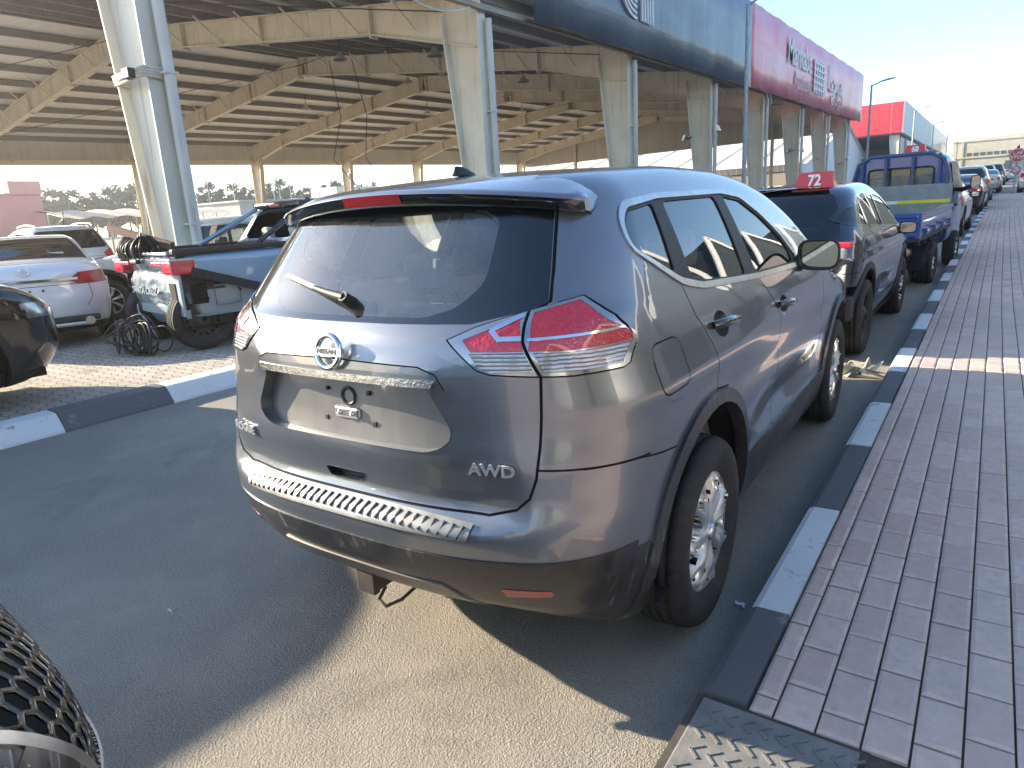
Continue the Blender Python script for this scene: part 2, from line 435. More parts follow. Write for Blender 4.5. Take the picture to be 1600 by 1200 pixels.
        if disp is not None:
            N2 = np.zeros_like(V)
            for f in faces:
                a = V[f]; c = np.cross(a[1]-a[0], a[2]-a[0]); nn = np.zeros(3)
                for k in range(len(a)): nn += np.cross(a[k], a[(k+1) % len(a)])
                N2[f] += nn
            N = N2/np.maximum(np.linalg.norm(N2, axis=1), 1e-9)[:, None]
        for f in faces: ln += [tuple(N[i]) for i in f]
        nsurf = len(faces)
        if skirt:
            cnt = {}
            for f in faces:
                for k in range(len(f)):
                    a, b = f[k], f[(k+1) % len(f)]; cnt[(a, b)] = cnt.get((a, b), 0)+1
            bd = [(a, b) for (a, b) in cnt if (b, a) not in cnt]; ring = sorted({i for e in bd for i in e}); nm = {i: len(V)+k for k, i in enumerate(ring)}
            V = np.concatenate([V, V[ring]-N[ring]*skirt])
            for a, b in bd:
                q = [b, a, nm[a], nm[b]]; pa = V[q]; n = np.cross(pa[1]-pa[0], pa[3]-pa[0]); n = n/max(np.linalg.norm(n), 1e-9)
                faces.append(q); ln += [tuple(n)]*4
        me = bpy.data.meshes.new(name); me.from_pydata(V.tolist(), [], faces)
        me.polygons.foreach_set('use_smooth', [True]*len(faces)); me.update()
        if len(ln) == len(me.loops): me.normals_split_custom_set(ln)
        return link(name, me, m, parent)
# ------------------------------------------------------------------ materials shared by the vehicles
M = {}
M['rubber'] = flat('rubber', (.018, .018, .019), .75, .35, 14, bump=.25, bscale=90)
def _tyre():
    t = NT('tyre_rubber'); v = t.coord(); n = t.noise(v, 5, 6, .65)
    t.set(base=t.ramp(n, [(.35, (.016, .016, .017)), (.62, (.04, .036, .032)), (.78, (.13, .11, .085))]), rough=.8)
    t.bump(t.noise(v, 120, 3), .2, .003); return t.m
M['tyre'] = _tyre()
M['black'] = flat('black_plastic', (.022, .022, .023), .55, .3, 9, bump=.15, bscale=160)
def _dusty():
    t = NT('dusty_black_plastic'); v = t.coord(); n = t.noise(v, 3, 6, .65); n2 = t.noise(t.coord('Object', (45, 45, 2.2)), 1, 4, .7)
    f = t.math('MULTIPLY', n, t.math('ADD', n2, .25))
    t.set(base=t.ramp(f, [(.24, (.018, .018, .019)), (.44, (.042, .041, .040)), (.64, (.28, .27, .25))]), rough=t.ramp(f, [(.2, .25), (.55, .65)]), coat=.35)
    return t.m
M['dusty'] = _dusty()
M['gloss'] = flat('gloss_black', (.008, .009, .011), .08, .2, 3, coat=1)
M['seam'] = flat('panel_gap', (.004, .004, .004), .9, .1)
M['chrome'] = flat('chrome', (.75, .76, .77), .08, .05, 8, metal=1)
M['satin'] = flat('satin_metal', (.55, .55, .54), .33, .15, 20, metal=1)
M['silver'] = flat('wheel_silver', (.66, .66, .65), .36, .1, 12, metal=.55, coat=.5)
M['under'] = flat('underbody', (.015, .014, .013), .9, .4, 5)
M['trim'] = flat('cabin_trim', (.22, .215, .205), .8, .2, 12)
M['seat'] = flat('seat_cloth', (.50, .48, .44), .9, .15, 40, bump=.3, bscale=300)
M['seat_light'] = flat('seat_leather', (.42, .38, .32), .6, .1, 10)
M['glass'] = glass('window_glass', (.80, .86, .84), ior=1.8)
M['tint'] = glass('tinted_glass', (.13, .16, .16))
M['rearglass'] = glass('dusty_rear_glass', (.92, .98, .96), dust=.11, ior=1.9)
M['clearglass'] = glass('clear_glass', (.88, .92, .9))
M['mirror'] = flat('mirror_glass', (.8, .84, .82), .02, .03, 3, metal=1)
def lens(name, colr, emi=0, grid=90, rough=.12):
    t = NT(name); v = t.coord('Object', (1, 1, 1)); ck = t.n('ShaderNodeTexVoronoi'); ck.inputs['Scale'].default_value = grid; t.l(v, ck.inputs['Vector'])
    n = t.noise(v, 14, 3)
    t.set(base=t.mix(t.math('MULTIPLY', ck.outputs['Distance'], 1.0, True), tuple(c*.65 for c in colr), colr), rough=rough, coat=1., coatr=.02, spec=.5)
    t.bump(ck.outputs['Distance'], .35, .004); return t.m
M['redlens'] = lens('red_lens', (.80, .035, .06))
M['redlens2'] = lens('dark_red_lens', (.42, .008, .012), grid=150)
def _ribbed():
    t = NT('ribbed_clear_lens'); v = t.coord(); sep = t.n('ShaderNodeSeparateXYZ'); t.l(v, sep.inputs[0]); n = t.noise(t.coord('Object', (34, 34, 4)), 1, 3, .6)
    z = t.math('PINGPONG', t.math('ADD', sep.outputs[2], t.math('MULTIPLY', n, .006)), .0055); f = t.math('DIVIDE', z, .0055)
    c = t.mix(t.ramp(f, [(.15, 0.), (.6, 1.)]), (.16, .15, .14), (.78, .77, .74)); c = t.mix(t.ramp(t.noise(t.coord('Object', (22, 22, 8)), 1, 2, .5), [(.52, 0.), (.66, .55)]), c, (.34, .26, .17))
    t.set(base=c, rough=.14, metal=.35, coat=1., coatr=.02); t.bump(f, .6, .004); return t.m
M['clearlens'] = _ribbed()
M['amberlens'] = lens('amber_lens', (.7, .22, .04))
M['lampbody'] = flat('lamp_housing', (.38, .39, .40), .15, .1, 10, metal=.8, coat=1)
M['white'] = flat('white_lettering', (.8, .8, .78), .5, .04)
M['redbox'] = flat('red_plastic', (.60, .022, .03), .35, .08, 6, coat=.3)
M['rust'] = flat('dusty_steel', (.10, .085, .07), .75, .35, 12, metal=.3, bump=.3)
M['sticker'] = flat('plain_sticker', (.7, .71, .7), .6, .05)
# ------------------------------------------------------------------ wheels
def tyre_mesh(Rt, Rr, w, tread=True):
    """tyre standing around the x axis, tread grooves cut into it; outer side at x = w/2"""
    prof = [(Rr-.012, -w*.40), (Rr+.004, -w*.47), (Rr+(Rt-Rr)*.45, -w*.53), (Rr+(Rt-Rr)*.80, -w*.50), (Rt-.012, -w*.43)]
    tr = [(-.40, 0), (-.30, 0), (-.29, -1), (-.24, -1), (-.23, 0), (-.11, 0), (-.10, -1), (-.05, -1), (-.04, 0), (.04, 0), (.05, -1), (.10, -1), (.11, 0), (.23, 0), (.24, -1), (.29, -1), (.30, 0), (.40, 0)]
    prof += [(Rt-.008*abs(k/.4)**3+d*.008, k*w) for k, d in tr]
    prof += [(Rt-.012, w*.43), (Rr+(Rt-Rr)*.80, w*.50), (Rr+(Rt-Rr)*.62, w*.525), (Rr+(Rt-Rr)*.45, w*.53), (Rr+(Rt-Rr)*.28, w*.52), (Rr+.016, w*.48), (Rr+.004, w*.47), (Rr-.012, w*.40)]
    n = 168 if tread else 48; v = []; m = len(prof)
    for k in range(n):
        a = 2*math.pi*k/n
        for i, (r_, x) in enumerate(prof):
            sh = 1 if abs(x) > w*.22 else 0
            if tread and sh and r_ > Rt-.02 and k % 3 == 0: r_ -= .0055
            if tread and not sh and r_ > Rt-.004 and k % 4 == 0: r_ -= .003
            v.append((x, r_*math.cos(a), r_*math.sin(a)))
    f = [(k*m+i, k*m+i+1, ((k+1) % n)*m+i+1, ((k+1) % n)*m+i) for k in range(n) for i in range(m-1)]
    b = MB(); b.add(v, f, 0, True); return b
def rim_cover(Rr, kind):
    """wheel face on the +x side, hub at the origin; material 0 metal, 1 dark, 2 cap"""
    b = MB(); n = 160; rings = [0, .10, .16, .20, .26, .33, .40, .47, .54, .61, .68, .75, .82, .87, .91, .95, .975, 1.0]
    def depth(u, a):
        z = .012*(1-u*u)
        if kind == 'cover':
            k = a*7/(2*math.pi); ph = k-math.floor(k); tri = abs(ph-.5)*2
            rdg = .016*math.cos(2*math.pi*ph)*sstep(.15, .5, u)*(1-sstep(.85, .97, u))
            z += float(rdg)+.008*math.cos(4*math.pi*ph+u*5)*float(sstep(.3, .6, u)*(1-sstep(.85, .95, u)))
            hole = (.34 < u < .74 and tri < .20+.34*(u-.34)) or (.66 < u < .88 and abs(tri-.70) < .14*(1-abs(u-.77)/.12))
        elif kind == 'steel':
            z += -.05*float(sstep(.25, .6, u)*(1-sstep(.8, .95, u))); k = a*16/(2*math.pi); ph = abs(k-math.floor(k)-.5)*2
            hole = .74 < u < .84 and ph < .55
        else:
            ns = {'five': 5, 'ten': 10, 'seven': 7}[kind]; k = a*ns/(2*math.pi); ph = abs(k-math.floor(k)-.5)*2
            wd = {'five': .42, 'ten': .5, 'seven': .45}[kind]*(1-.25*u)
            if kind == 'five': sp = (ph > 1-wd) and not (u > .35 and ph > 1-wd*.28)
            else: sp = ph > 1-wd
            hole = .24 < u < .90 and not sp
            z += .010*(1 if sp and .24 < u < .9 else 0)-.035*float(sstep(.2, .5, u)*(1-sstep(.7, .9, u)))
        return z, hole
    v = []; hol = []
    for u in rings:
        for k in range(n):
            a = 2*math.pi*k/n; z, h = depth(u, a); hol.append(h)
            v.append((z-(.035 if h else 0)-(.02 if u > .99 else 0), u*Rr*math.cos(a), u*Rr*math.sin(a)))
    fa, fb = [], []
    for i in range(len(rings)-1):
        for k in range(n):
            q = (i*n+k, (i+1)*n+k, (i+1)*n+(k+1) % n, i*n+(k+1) % n)
            (fb if sum(hol[x] for x in q) >= 2 else fa).append(q)
    o = len(b.v); b.add(v, fa, 0, True); b.add(v, fb, 1, False)
    b.lathe([(.0, .026), (.022, .025), (.03, .018), (.032, 0)], 20, 2 if kind != 'steel' else 1)
    if kind == 'steel':
        for k in range(5):
            a = 2*math.pi*k/5; b.lathe([(0, .022), (.011, .02), (.012, 0)], 8, 0, M=Matrix.Translation((-.01, .055*math.cos(a), .055*math.sin(a))))
    return b
def wheel(parent, x, y, z, Rt, Rr, w, kind='cover', cover_m=None, side=1, tread=True, turn=0, name='wheel', tyre_m=None):
    """wheel with its outer face at x; the hub drum is the wheel's own mesh, tyre and rim are its sub-parts"""
    h = MB(); h.lathe([(0, -w*.3), (Rr*.55, -w*.3), (Rr*.55, -.03), (Rr*.3, -.01), (0, -.01)], 24); h.lathe([(Rr*.93, -w*.45), (Rr*.93, w*.40)], 32)
    o = h.build(name, M['rust'], parent)
    o.location = (x-side*w*.47, y, z); o.rotation_euler = (0, 0, (0 if side > 0 else math.pi)+turn)
    t = tyre_mesh(Rt, Rr, w, tread).build('tyre', tyre_m or M['tyre'], o)
    c = rim_cover(Rr, kind).build('rim' if kind != 'cover' else 'wheel_cover', [cover_m or M['silver'], M['gloss'] if kind == 'cover' else M['seam'], M['satin']], o, fix=False)
    c.location = (w*.40, 0, 0); c.rotation_euler = (.3, 0, 0)
    return o
def mirror(parent, c, size=(.2, .10, .17), side=1, shell_m=None, glass_m=None, foot=None):
    """door mirror: rounded housing open to the rear with a mirror glass in it"""
    w, d, h = size; b = MB()
    def sup(u, v):
        a = 2*math.pi*u; e = v*math.pi/2; ca, sa = math.cos(a), math.sin(a); k = lambda t, p: math.copysign(abs(t)**p, t)
        rr = math.cos(e)**.6 if v < 1 else 0
        return (k(ca, .55)*w/2*rr+side*.0, d*math.sin(e)-.0, k(sa, .6)*h/2*rr)
    b.grid(sup, 40, 10)
    if foot is not None:
        b.tube([(-side*w*.40, d*.3, -h*.25), (foot[0]-c[0], foot[1]-c[1], foot[2]-c[2])], [.035, .045], 10, 1)
    o = b.build('side_mirror', [shell_m or M['gloss'], M['black']], parent); o.location = c
    g = MB(); k = lambda t, p: math.copysign(abs(t)**p, t)
    ring = [(k(math.cos(a), .55)*w*.46, .012, k(math.sin(a), .6)*h*.45) for a in [2*math.pi*i/40 for i in range(40)]]
    g.add(ring, [tuple(range(40))], 0); go = g.build('mirror_glass', glass_m or M['mirror'], o); go.rotation_euler = (R(4), 0, R(-6*side))
    rm = MB(); rm.tube([(k(math.cos(a), .55)*w*.485, .006, k(math.sin(a), .6)*h*.48) for a in [2*math.pi*i/40 for i in range(40)]], .007, 6, closed=True); rm.build('mirror_rim', M['black'], o)
    return o
def seat(parent, x, y, z, w=.5, m=None, hr=.26, back=.62, name='seat'):
    b = MB(); T = Matrix.Translation((x, y, z))
    b.bbox((-w/2, -.02, -.1), (w/2, .50, .08), .05, M=T); b.bbox((-w/2, -.14, 0), (w/2, .02, back), .06, M=T @ Matrix.Rotation(R(16), 4, 'X'))
    o = b.build(name, m or M['seat'], parent)
    h = MB(); h.bbox((-hr/2, -.10, back+.04), (hr/2, .0, back+.23), .05, M=T @ Matrix.Rotation(R(14), 4, 'X')); h.tube([T @ Matrix.Rotation(R(15), 4, 'X') @ Vector((dx, -.05, zz)) for dx in (-.05,) for zz in (back-.02, back+.1)], .007, 6); h.tube([T @ Matrix.Rotation(R(15), 4, 'X') @ Vector((.05, -.05, zz)) for zz in (back-.02, back+.1)], .007, 6)
    h.build('headrest', m or M['seat'], o); return o
def cabin(parent, y0, y1, w, zf=.45, zt=1.0, dash=True, m=None):
    """floor, inner door panels and dashboard behind the glass"""
    b = MB(); b.box((-w, y0, zf-.03), (w, y1, zf)); 
    for s in (-1, 1): b.box((s*w-.02, y0, zf), (s*w+.02, y1, zt-.06))
    if dash: b.bbox((-w, y1-.5, zf), (w, y1, zt), .08)
    return b.build('cabin_lining', m or M['trim'], parent)
def mir(poly): return [(-a, b) for a, b in poly][::-1]
def sym(right): return right+[(-a, b) for a, b in right[::-1] if abs(a) > 1e-6]
# ------------------------------------------------------------------ the ground: level round the near cars, then a street climbing 2 in 100
def zg(y): return .02*float(np.logaddexp(0, (y-6)/1.2)*1.2)
KX = curve([(-40, 1.06), (6, 1.06), (16, 1.12), (24, 1.20), (33, 1.33), (39, 1.46), (43, 1.62), (46, 1.95)], 3000)
def kx(y): return float(KX(y))
def m_asphalt():
    t = NT('asphalt'); v = t.pos(); big = t.noise(v, .35, 5, .6); mid = t.noise(v, 2.2, 6, .65, .3); fine = t.noise(v, 120, 2, .7)
    vo = t.n('ShaderNodeTexVoronoi'); vo.inputs['Scale'].default_value = 150; t.l(v, vo.inputs['Vector'])
    f = t.math('ADD', t.math('MULTIPLY', big, .5), t.math('MULTIPLY', mid, .5))
    c = t.ramp(f, [(.34, (.18, .160, .135)), (.50, (.27, .240, .200)), (.66, (.42, .37, .295))])
    c = t.mix(t.ramp(t.noise(v, .85, 6, .72, .8), [(.56, 0.), (.68, .5)]), c, (.06, .055, .05))        # oil stains
    c = t.mix(t.ramp(fine, [(.42, 0.), (.60, .6)]), c, (.42, .39, .33)); c = t.mix(t.ramp(t.noise(v, 240, 2, .7), [(.30, .7), (.42, 0.)]), c, (.04, .038, .036)); c = t.mix(t.ramp(vo.outputs['Color'], [(.80, 0.), (.95, .35)]), c, (.34, .31, .27))
    t.set(base=c, rough=t.ramp(mid, [(.3, .62), (.7, .9)]), spec=.4)
    h = t.math('ADD', t.math('MULTIPLY', t.noise(v, 55, 4, .75), 1.0), t.math('ADD', t.math('MULTIPLY', t.noise(v, 190, 2, .8), .7), t.math('MULTIPLY', vo.outputs['Distance'], .45))); t.bump(h, 1.0, .009); return t.m
def m_kerb(name, base, chip):
    t = NT(name); v = t.pos(); n = t.noise(v, 7, 6, .7, .5); n2 = t.noise(v, 1.3, 4, .6)
    c = t.mix(t.ramp(n2, [(.3, 0.), (.7, .35)]), base, tuple(b*.55+.02 for b in base)); c = t.mix(t.ramp(n, [(.60, 0.), (.68, .9)]), c, chip)
    t.set(base=c, rough=.75); t.bump(t.noise(v, 40, 5, .7), .5, .006); return t.m
def m_paver(name, a, b, tintvar=.35):
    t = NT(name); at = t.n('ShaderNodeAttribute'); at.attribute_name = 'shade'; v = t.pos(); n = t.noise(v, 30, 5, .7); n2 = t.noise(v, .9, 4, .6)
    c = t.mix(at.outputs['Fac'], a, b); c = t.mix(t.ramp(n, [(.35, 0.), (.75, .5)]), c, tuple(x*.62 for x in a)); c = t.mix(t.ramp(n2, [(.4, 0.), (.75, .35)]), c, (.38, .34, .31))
    vo = t.n('ShaderNodeTexVoronoi'); vo.inputs['Scale'].default_value = 5.5; t.l(v, vo.inputs['Vector']); c = t.mix(t.ramp(vo.outputs['Distance'], [(.05, .5), (.075, 0.)]), c, (.34, .33, .31))
    t.set(base=c, rough=.82); t.bump(t.noise(v, 160, 3, .7), .35, .003); return t.m
def m_lot():
    t = NT('interlocking_paving'); v = t.pos((1, 1, 0)); sep = t.n('ShaderNodeSeparateXYZ'); t.l(v, sep.inputs[0])
    zig = t.math('MULTIPLY', t.math('PINGPONG', t.math('MULTIPLY', sep.outputs[0], 1), .075), .55)
    cb = t.n('ShaderNodeCombineXYZ'); t.l(sep.outputs[0], cb.inputs[0]); t.l(t.math('ADD', sep.outputs[1], zig), cb.inputs[1])
    br = t.n('ShaderNodeTexBrick'); t.l(cb.outputs[0], br.inputs['Vector']); br.inputs['Scale'].default_value = 1; br.inputs['Brick Width'].default_value = .225; br.inputs['Row Height'].default_value = .1125
    br.inputs['Mortar Size'].default_value = .006; br.inputs['Mortar Smooth'].default_value = .3; br.inputs['Color1'].default_value = (.44, .385, .315, 1); br.inputs['Color2'].default_value = (.53, .465, .385, 1); br.inputs['Mortar'].default_value = (.07, .06, .05, 1)
    n = t.noise(v, .5, 5, .65); c = t.mix(t.ramp(n, [(.35, 0.), (.7, .6)]), br.outputs['Color'], (.20, .17, .14)); c = t.mix(t.ramp(t.noise(v, 1.7, 5, .7), [(.58, 0.), (.72, .7)]), c, (.06, .052, .045))
    t.set(base=c, rough=.85); h = t.math('SUBTRACT', t.math('MULTIPLY', t.noise(v, 60, 3), .15), br.outputs['Fac']); t.bump(h, .8, .008); return t.m
def strips(name, xs, ys, dz, m, mi=None):
    """sheet between curves of x (functions of y), following the slope"""
    b = MB(); v = [(x(y) if callable(x) else x, y, zg(y)+(dz[i] if isinstance(dz, (list, tuple)) else dz)) for y in ys for i, x in enumerate(xs)]; n = len(xs)
    b.add(v, [(j*n+i, j*n+i+1, (j+1)*n+i+1, (j+1)*n+i) for j in range(len(ys)-1) for i in range(n-1)], 0)
    return tag(b.build(name, m, fix=False), kind='structure')
YS = [-40, -12]+[-6+.5*i for i in range(30)]+[9+2*i for i in range(18)]+[45+4*i for i in range(14)]+[105, 130, 160, 200, 260]
M['asphalt'] = m_asphalt()
strips('road', [-4.42, -2.5, -.8, .6, lambda y: kx(y)+.02 if y < 46 else 6, lambda y: 6.5 if y < 46 else 9, 60], YS, [0, 0, 0, 0, 0, -.02, -.02], M['asphalt'])
strips('parking_lot', [-70, -40, -20, -10, -4.68], YS, .148, m_lot())
sand = flat('dry_ground', (.33, .29, .235), .95, .25, .08, bump=.3, bscale=3, coord='Object')
strips('ground', [-190, -120, -69], [-40, 0, 6, 20, 60, 120, 200, 260], .1, sand)
b = MB(); b.add([(-190, 258, 5.1), (190, 258, 5.1), (190, 280, 5.2), (-190, 280, 5.2)], [(0, 1, 2, 3)]); b.add([(-190, -60, -.03), (190, -60, -.03), (190, -38, -.03), (-190, -38, -.03)], [(0, 1, 2, 3)])
b.add([(58, -38, -.03), (190, -38, -.03), (190, 262, 5.0), (58, 262, 5.0)], [(0, 1, 2, 3)]); tag(b.build('far_ground', sand), kind='structure')
KW, KB = m_kerb('kerb_white_paint', (.76, .76, .74), (.25, .24, .23)), m_kerb('kerb_black_paint', (.125, .125, .125), (.26, .25, .24))
def kerb(name, prof, x, y0, y1, step, white0, gap=.006):
    """row of kerb blocks painted white and black in turn; prof lists (dx, height)"""
    b = MB(); y = y0; k = white0; n = len(prof)
    while y < y1:
        j = random.uniform(-.004, .004); dz = random.uniform(-.004, .004); ya, yb = y+gap/2, min(y+step, y1)-gap/2
        v = [(x(yy)+dx+j, yy, zg(yy)+(h+dz if h > .02 else h)) for yy in (ya, yb) for dx, h in prof]
        b.add(v, [(i, i+1, n+i+1, n+i) for i in range(n-1)]+[tuple(range(n)), tuple(range(2*n-1, n-1, -1))], 0 if k % 2 == 0 else 1); y += step; k += 1
    return tag(b.build(name, [KW, KB]), kind='structure')
kerb('kerb', [(0, -.05), (0, .085), (.008, .112), (.03, .122), (.137, .124), (.137, -.05)], kx, -.02, 45.6, .955, 0)
kerb('kerb', [(0, -.05), (0, .085), (.008, .112), (.03, .122), (.137, .124), (.137, -.05)], kx, -.535, -.02, .6, 1)
kerb('kerb', [(0, -.05), (0, .085), (.008, .112), (.03, .122), (.137, .124), (.137, -.05)], kx, -8.8, -1.2, .955, 0)
kerb('kerb', [(.02, -.05), (0, .02), (-.07, .115), (-.10, .15), (-.16, .158), (-.28, .158), (-.28, -.05)], lambda y: -4.40, -12.88, 120, .92, 1)
# raised pavement of brick pavers
def pavement():
    b = MB(); sh = []; pw, pl, g, be = .1115, .209, .0032, .010
    xi0 = 0
    for c in range(22):
        off = (0 if c % 2 else pl/2)+.02*math.sin(c*3.7)
        y = -6+off
        while y < 30:
            xa = kx(y)+.142+c*pw-(.045 if c else 0); xb = xa+pw-(.045 if c == 0 else 0); yn = y+pl; ys_ = y; y2 = yn
            if xa < 1.5 and y2 > -1.15 and y < -.54:                       # cut to fit round the drain cover
                if y < -1.15: y2 = -1.15
                elif y2 > -.54: y = -.54
                else: y = yn; continue
            if y2-y > .02:
                z = zg(y)+.122+random.uniform(-.0016, .0016); x0, x1, y0, y1 = xa+g, xb-g, y+g*1.25, y2-g*1.25; tx, ty = random.uniform(-.001, .001), random.uniform(-.001, .001)
                zb = z-.016
                v = [(x0, y0, zb), (x1, y0, zb), (x1, y1, zb), (x0, y1, zb), (x0, y0, z-be*.62), (x1, y0, z-be*.62), (x1, y1, z-be*.62), (x0, y1, z-be*.62), (x0+be, y0+be, z-tx-ty), (x1-be, y0+be, z+tx-ty), (x1-be, y1-be, z+tx+ty), (x0+be, y1-be, z-tx+ty)]
                f = [(8, 9, 10, 11), (4, 5, 9, 8), (5, 6, 10, 9), (6, 7, 11, 10), (7, 4, 8, 11), (0, 1, 5, 4), (1, 2, 6, 5), (2, 3, 7, 6), (3, 0, 4, 7)]
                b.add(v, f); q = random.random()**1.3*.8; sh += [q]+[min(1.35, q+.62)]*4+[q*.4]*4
            y = yn
    me = b.mesh('pavement'); a = me.attributes.new('shade', 'FLOAT', 'FACE'); a.data.foreach_set('value', sh)
    o = link('pavement', me, m_paver('red_brick_paver', (.64, .455, .37), (.80, .61, .50))); tag(o, kind='structure')
    return o
pavement()
bed = flat('paver_joint_sand', (.075, .066, .056), .95, .3, 20, coord='Object')
strips('pavement_bed', [lambda y: kx(y)+.137, 3.4, 3.6], [y for y in YS if -6 <= y <= 30]+[30], .108, bed)
def m_pavefar():
    t = NT('brick_pavement'); v = t.pos((1, 1, 0)); mp = t.n('ShaderNodeMapping'); mp.inputs['Rotation'].default_value = (0, 0, R(90)); t.l(v, mp.inputs[0])
    br = t.n('ShaderNodeTexBrick'); t.l(mp.outputs[0], br.inputs['Vector']); br.inputs['Scale'].default_value = 1; br.inputs['Brick Width'].default_value = .223; br.inputs['Row Height'].default_value = .1115; br.inputs['Mortar Size'].default_value = .004
    br.inputs['Color1'].default_value = (.58, .405, .335, 1); br.inputs['Color2'].default_value = (.70, .52, .44, 1); br.inputs['Mortar'].default_value = (.09, .075, .07, 1); t.set(base=br.outputs['Color'], rough=.85); t.bump(br.outputs['Fac'], -.5, .004); return t.m
PF = m_pavefar()
strips('pavement', [lambda y: kx(y)+.138, 2.6, 3.6, 7.5], [30, 33, 36, 39, 42, 44, 45.6], .121, PF)
strips('pavement', [3.55, 7.5], [y for y in YS if -40 <= y < 30]+[30], .1205, PF); strips('pavement', [1.2, 3.6], [-40, -6], .12, PF)
# square composite drain cover let into the pavement edge
cv = empty('drain_cover', (1.29, -.845, .115)); tag(cv, 'grey composite drain cover with chevron tread at the corner of the brick pavement', 'drain cover')
mc = flat('cover_composite', (.19, .185, .17), .8, .3, 9, bump=.4, bscale=70)
b = MB(); b.bbox((-.212, -.29, -.06), (.205, .29, .006), .006); co_ = b.build('plate', mc, cv)
b = MB()
for i in range(9):
    for j in range(7):
        cx, cy = -.175+.046*i+(.0 if j % 2 else .015), -.235+.078*j
        if 2 <= j <= 3 and 2 <= i <= 6: continue
        for s in (-1, 1): b.beam((cx-.016, cy, .0075), (cx+.012, cy+s*.026, .0075), .007, .004)
b.build('tread', mc, cv)
for txt, x, y, s in (('AQ', .02, -.045, .075), ('DAC', -.03, .035, .06), ('ADG', -.11, -.11, .030)): lettering('cover_lettering', txt, s, frame_m((x, y, .0075), (-.35, -1, 0), (1, -.35, 0)), mc, cv, depth=.003)
b = MB(); b.bbox((-.15, -.20, .0045), (-.10, -.18, .0072), .002); b.build('lifting_slot', M['seam'], cv)
b = MB(); b.box((-.235, -.31, -.07), (.225, .31, -.004)); b.build('frame', bed, cv)
# ------------------------------------------------------------------ the big open auction shed
XN, XF_, XR = -7.9, -37.45, -22.7          # near columns, far columns, ridge
FY = [3.35+7.55*i for i in range(8)]       # frames
def m_steel(name, base):
    t = NT(name); v = t.pos(); n = t.noise(v, 1.3, 6, .65); n2 = t.noise(t.pos((9, 9, .5)), 1, 4, .6)
    c = t.mix(t.ramp(n, [(.35, 0.), (.75, .55)]), base, tuple(x*.70 for x in base)); c = t.mix(t.ramp(n2, [(.56, 0.), (.75, .55)]), c, (.20, .15, .10)); t.set(base=c, rough=.6); return t.m
ST = m_steel('cream_steel', (.80, .73, .60)); ST2 = m_steel('pale_steel', (.70, .66, .56)); PIPE = m_steel('downpipe_paint', (.68, .66, .60))
def m_sheet(name, base, axis=1, pitch=.25, rough=.5, metal=0, dirt=.4):
    t = NT(name); v = t.pos(); sep = t.n('ShaderNodeSeparateXYZ'); t.l(v, sep.inputs[0]); w = t.math('PINGPONG', sep.outputs[axis], pitch/2)
    sc = [9, 9, 9]; sc[2] = .35; n = t.noise(t.pos(tuple(sc)), .5, 5, .65); n2 = t.noise(v, .4, 4, .6)
    c = t.mix(t.ramp(n, [(.42, 0.), (.75, dirt)]), base, tuple(x*.5+.05 for x in base)); c = t.mix(t.ramp(n2, [(.4, 0.), (.7, .3)]), c, tuple(min(1, x*1.3) for x in base))
    t.set(base=c, rough=rough, metal=metal); t.bump(t.ramp(t.math('DIVIDE', w, pitch/2), [(.0, 1.), (.14, 1.), (.22, 0.), (1., 0.)]), .6, .02); return t.m
ROOF = m_sheet('roof_sheet', (.85, .85, .86), 0, .3); PURL = m_steel('purlin_steel', (.30, .29, .285)); CLAD = m_sheet('grey_cladding', (.80, .78, .74), 1, .3)
shed = empty('auction_shed', (XN, FY[0], zg(FY[0]))); SO = Vector(shed.location)
tag(shed, 'huge open steel shed with tapered cream columns, slate and red sign boards', 'shed')
def sb(mb, name, m, parent=None):
    o = mb.build(name, m, parent or shed); o.data.transform(Matrix.Translation(-SO)); return o
def roofz(x): return 5.95+(7.95-5.95)*(1-abs(x-XR)/(XN-XR))           # underside of the purlins
def isec(mb, P, Q, up, depth0, depth1, fl, t=.03):
    """I-section from P to Q: web along 'up', flanges at both ends of the web (top line is P-Q)"""
    P, Q, up = Vector(P), Vector(Q), Vector(up); w = (Q-P).normalized().cross(up).normalized()
    p2, q2 = P+up*-depth0, Q+up*-depth1
    def slab(a, b, c, d, n, th): v = [x+n*s*th/2 for x in (a, b, c, d) for s in (-1, 1)]; mb.add(v, [(0, 2, 4, 6), (7, 5, 3, 1), (0, 1, 3, 2), (2, 3, 5, 4), (4, 5, 7, 6), (6, 7, 1, 0)])
    slab(P, Q, q2, p2, w, t*.6)
    for a, b in ((P, Q), (p2, q2)):
        n = (b-a).normalized().cross(w).normalized(); slab(a-w*fl/2, b-w*fl/2, b+w*fl/2, a+w*fl/2, n, t)
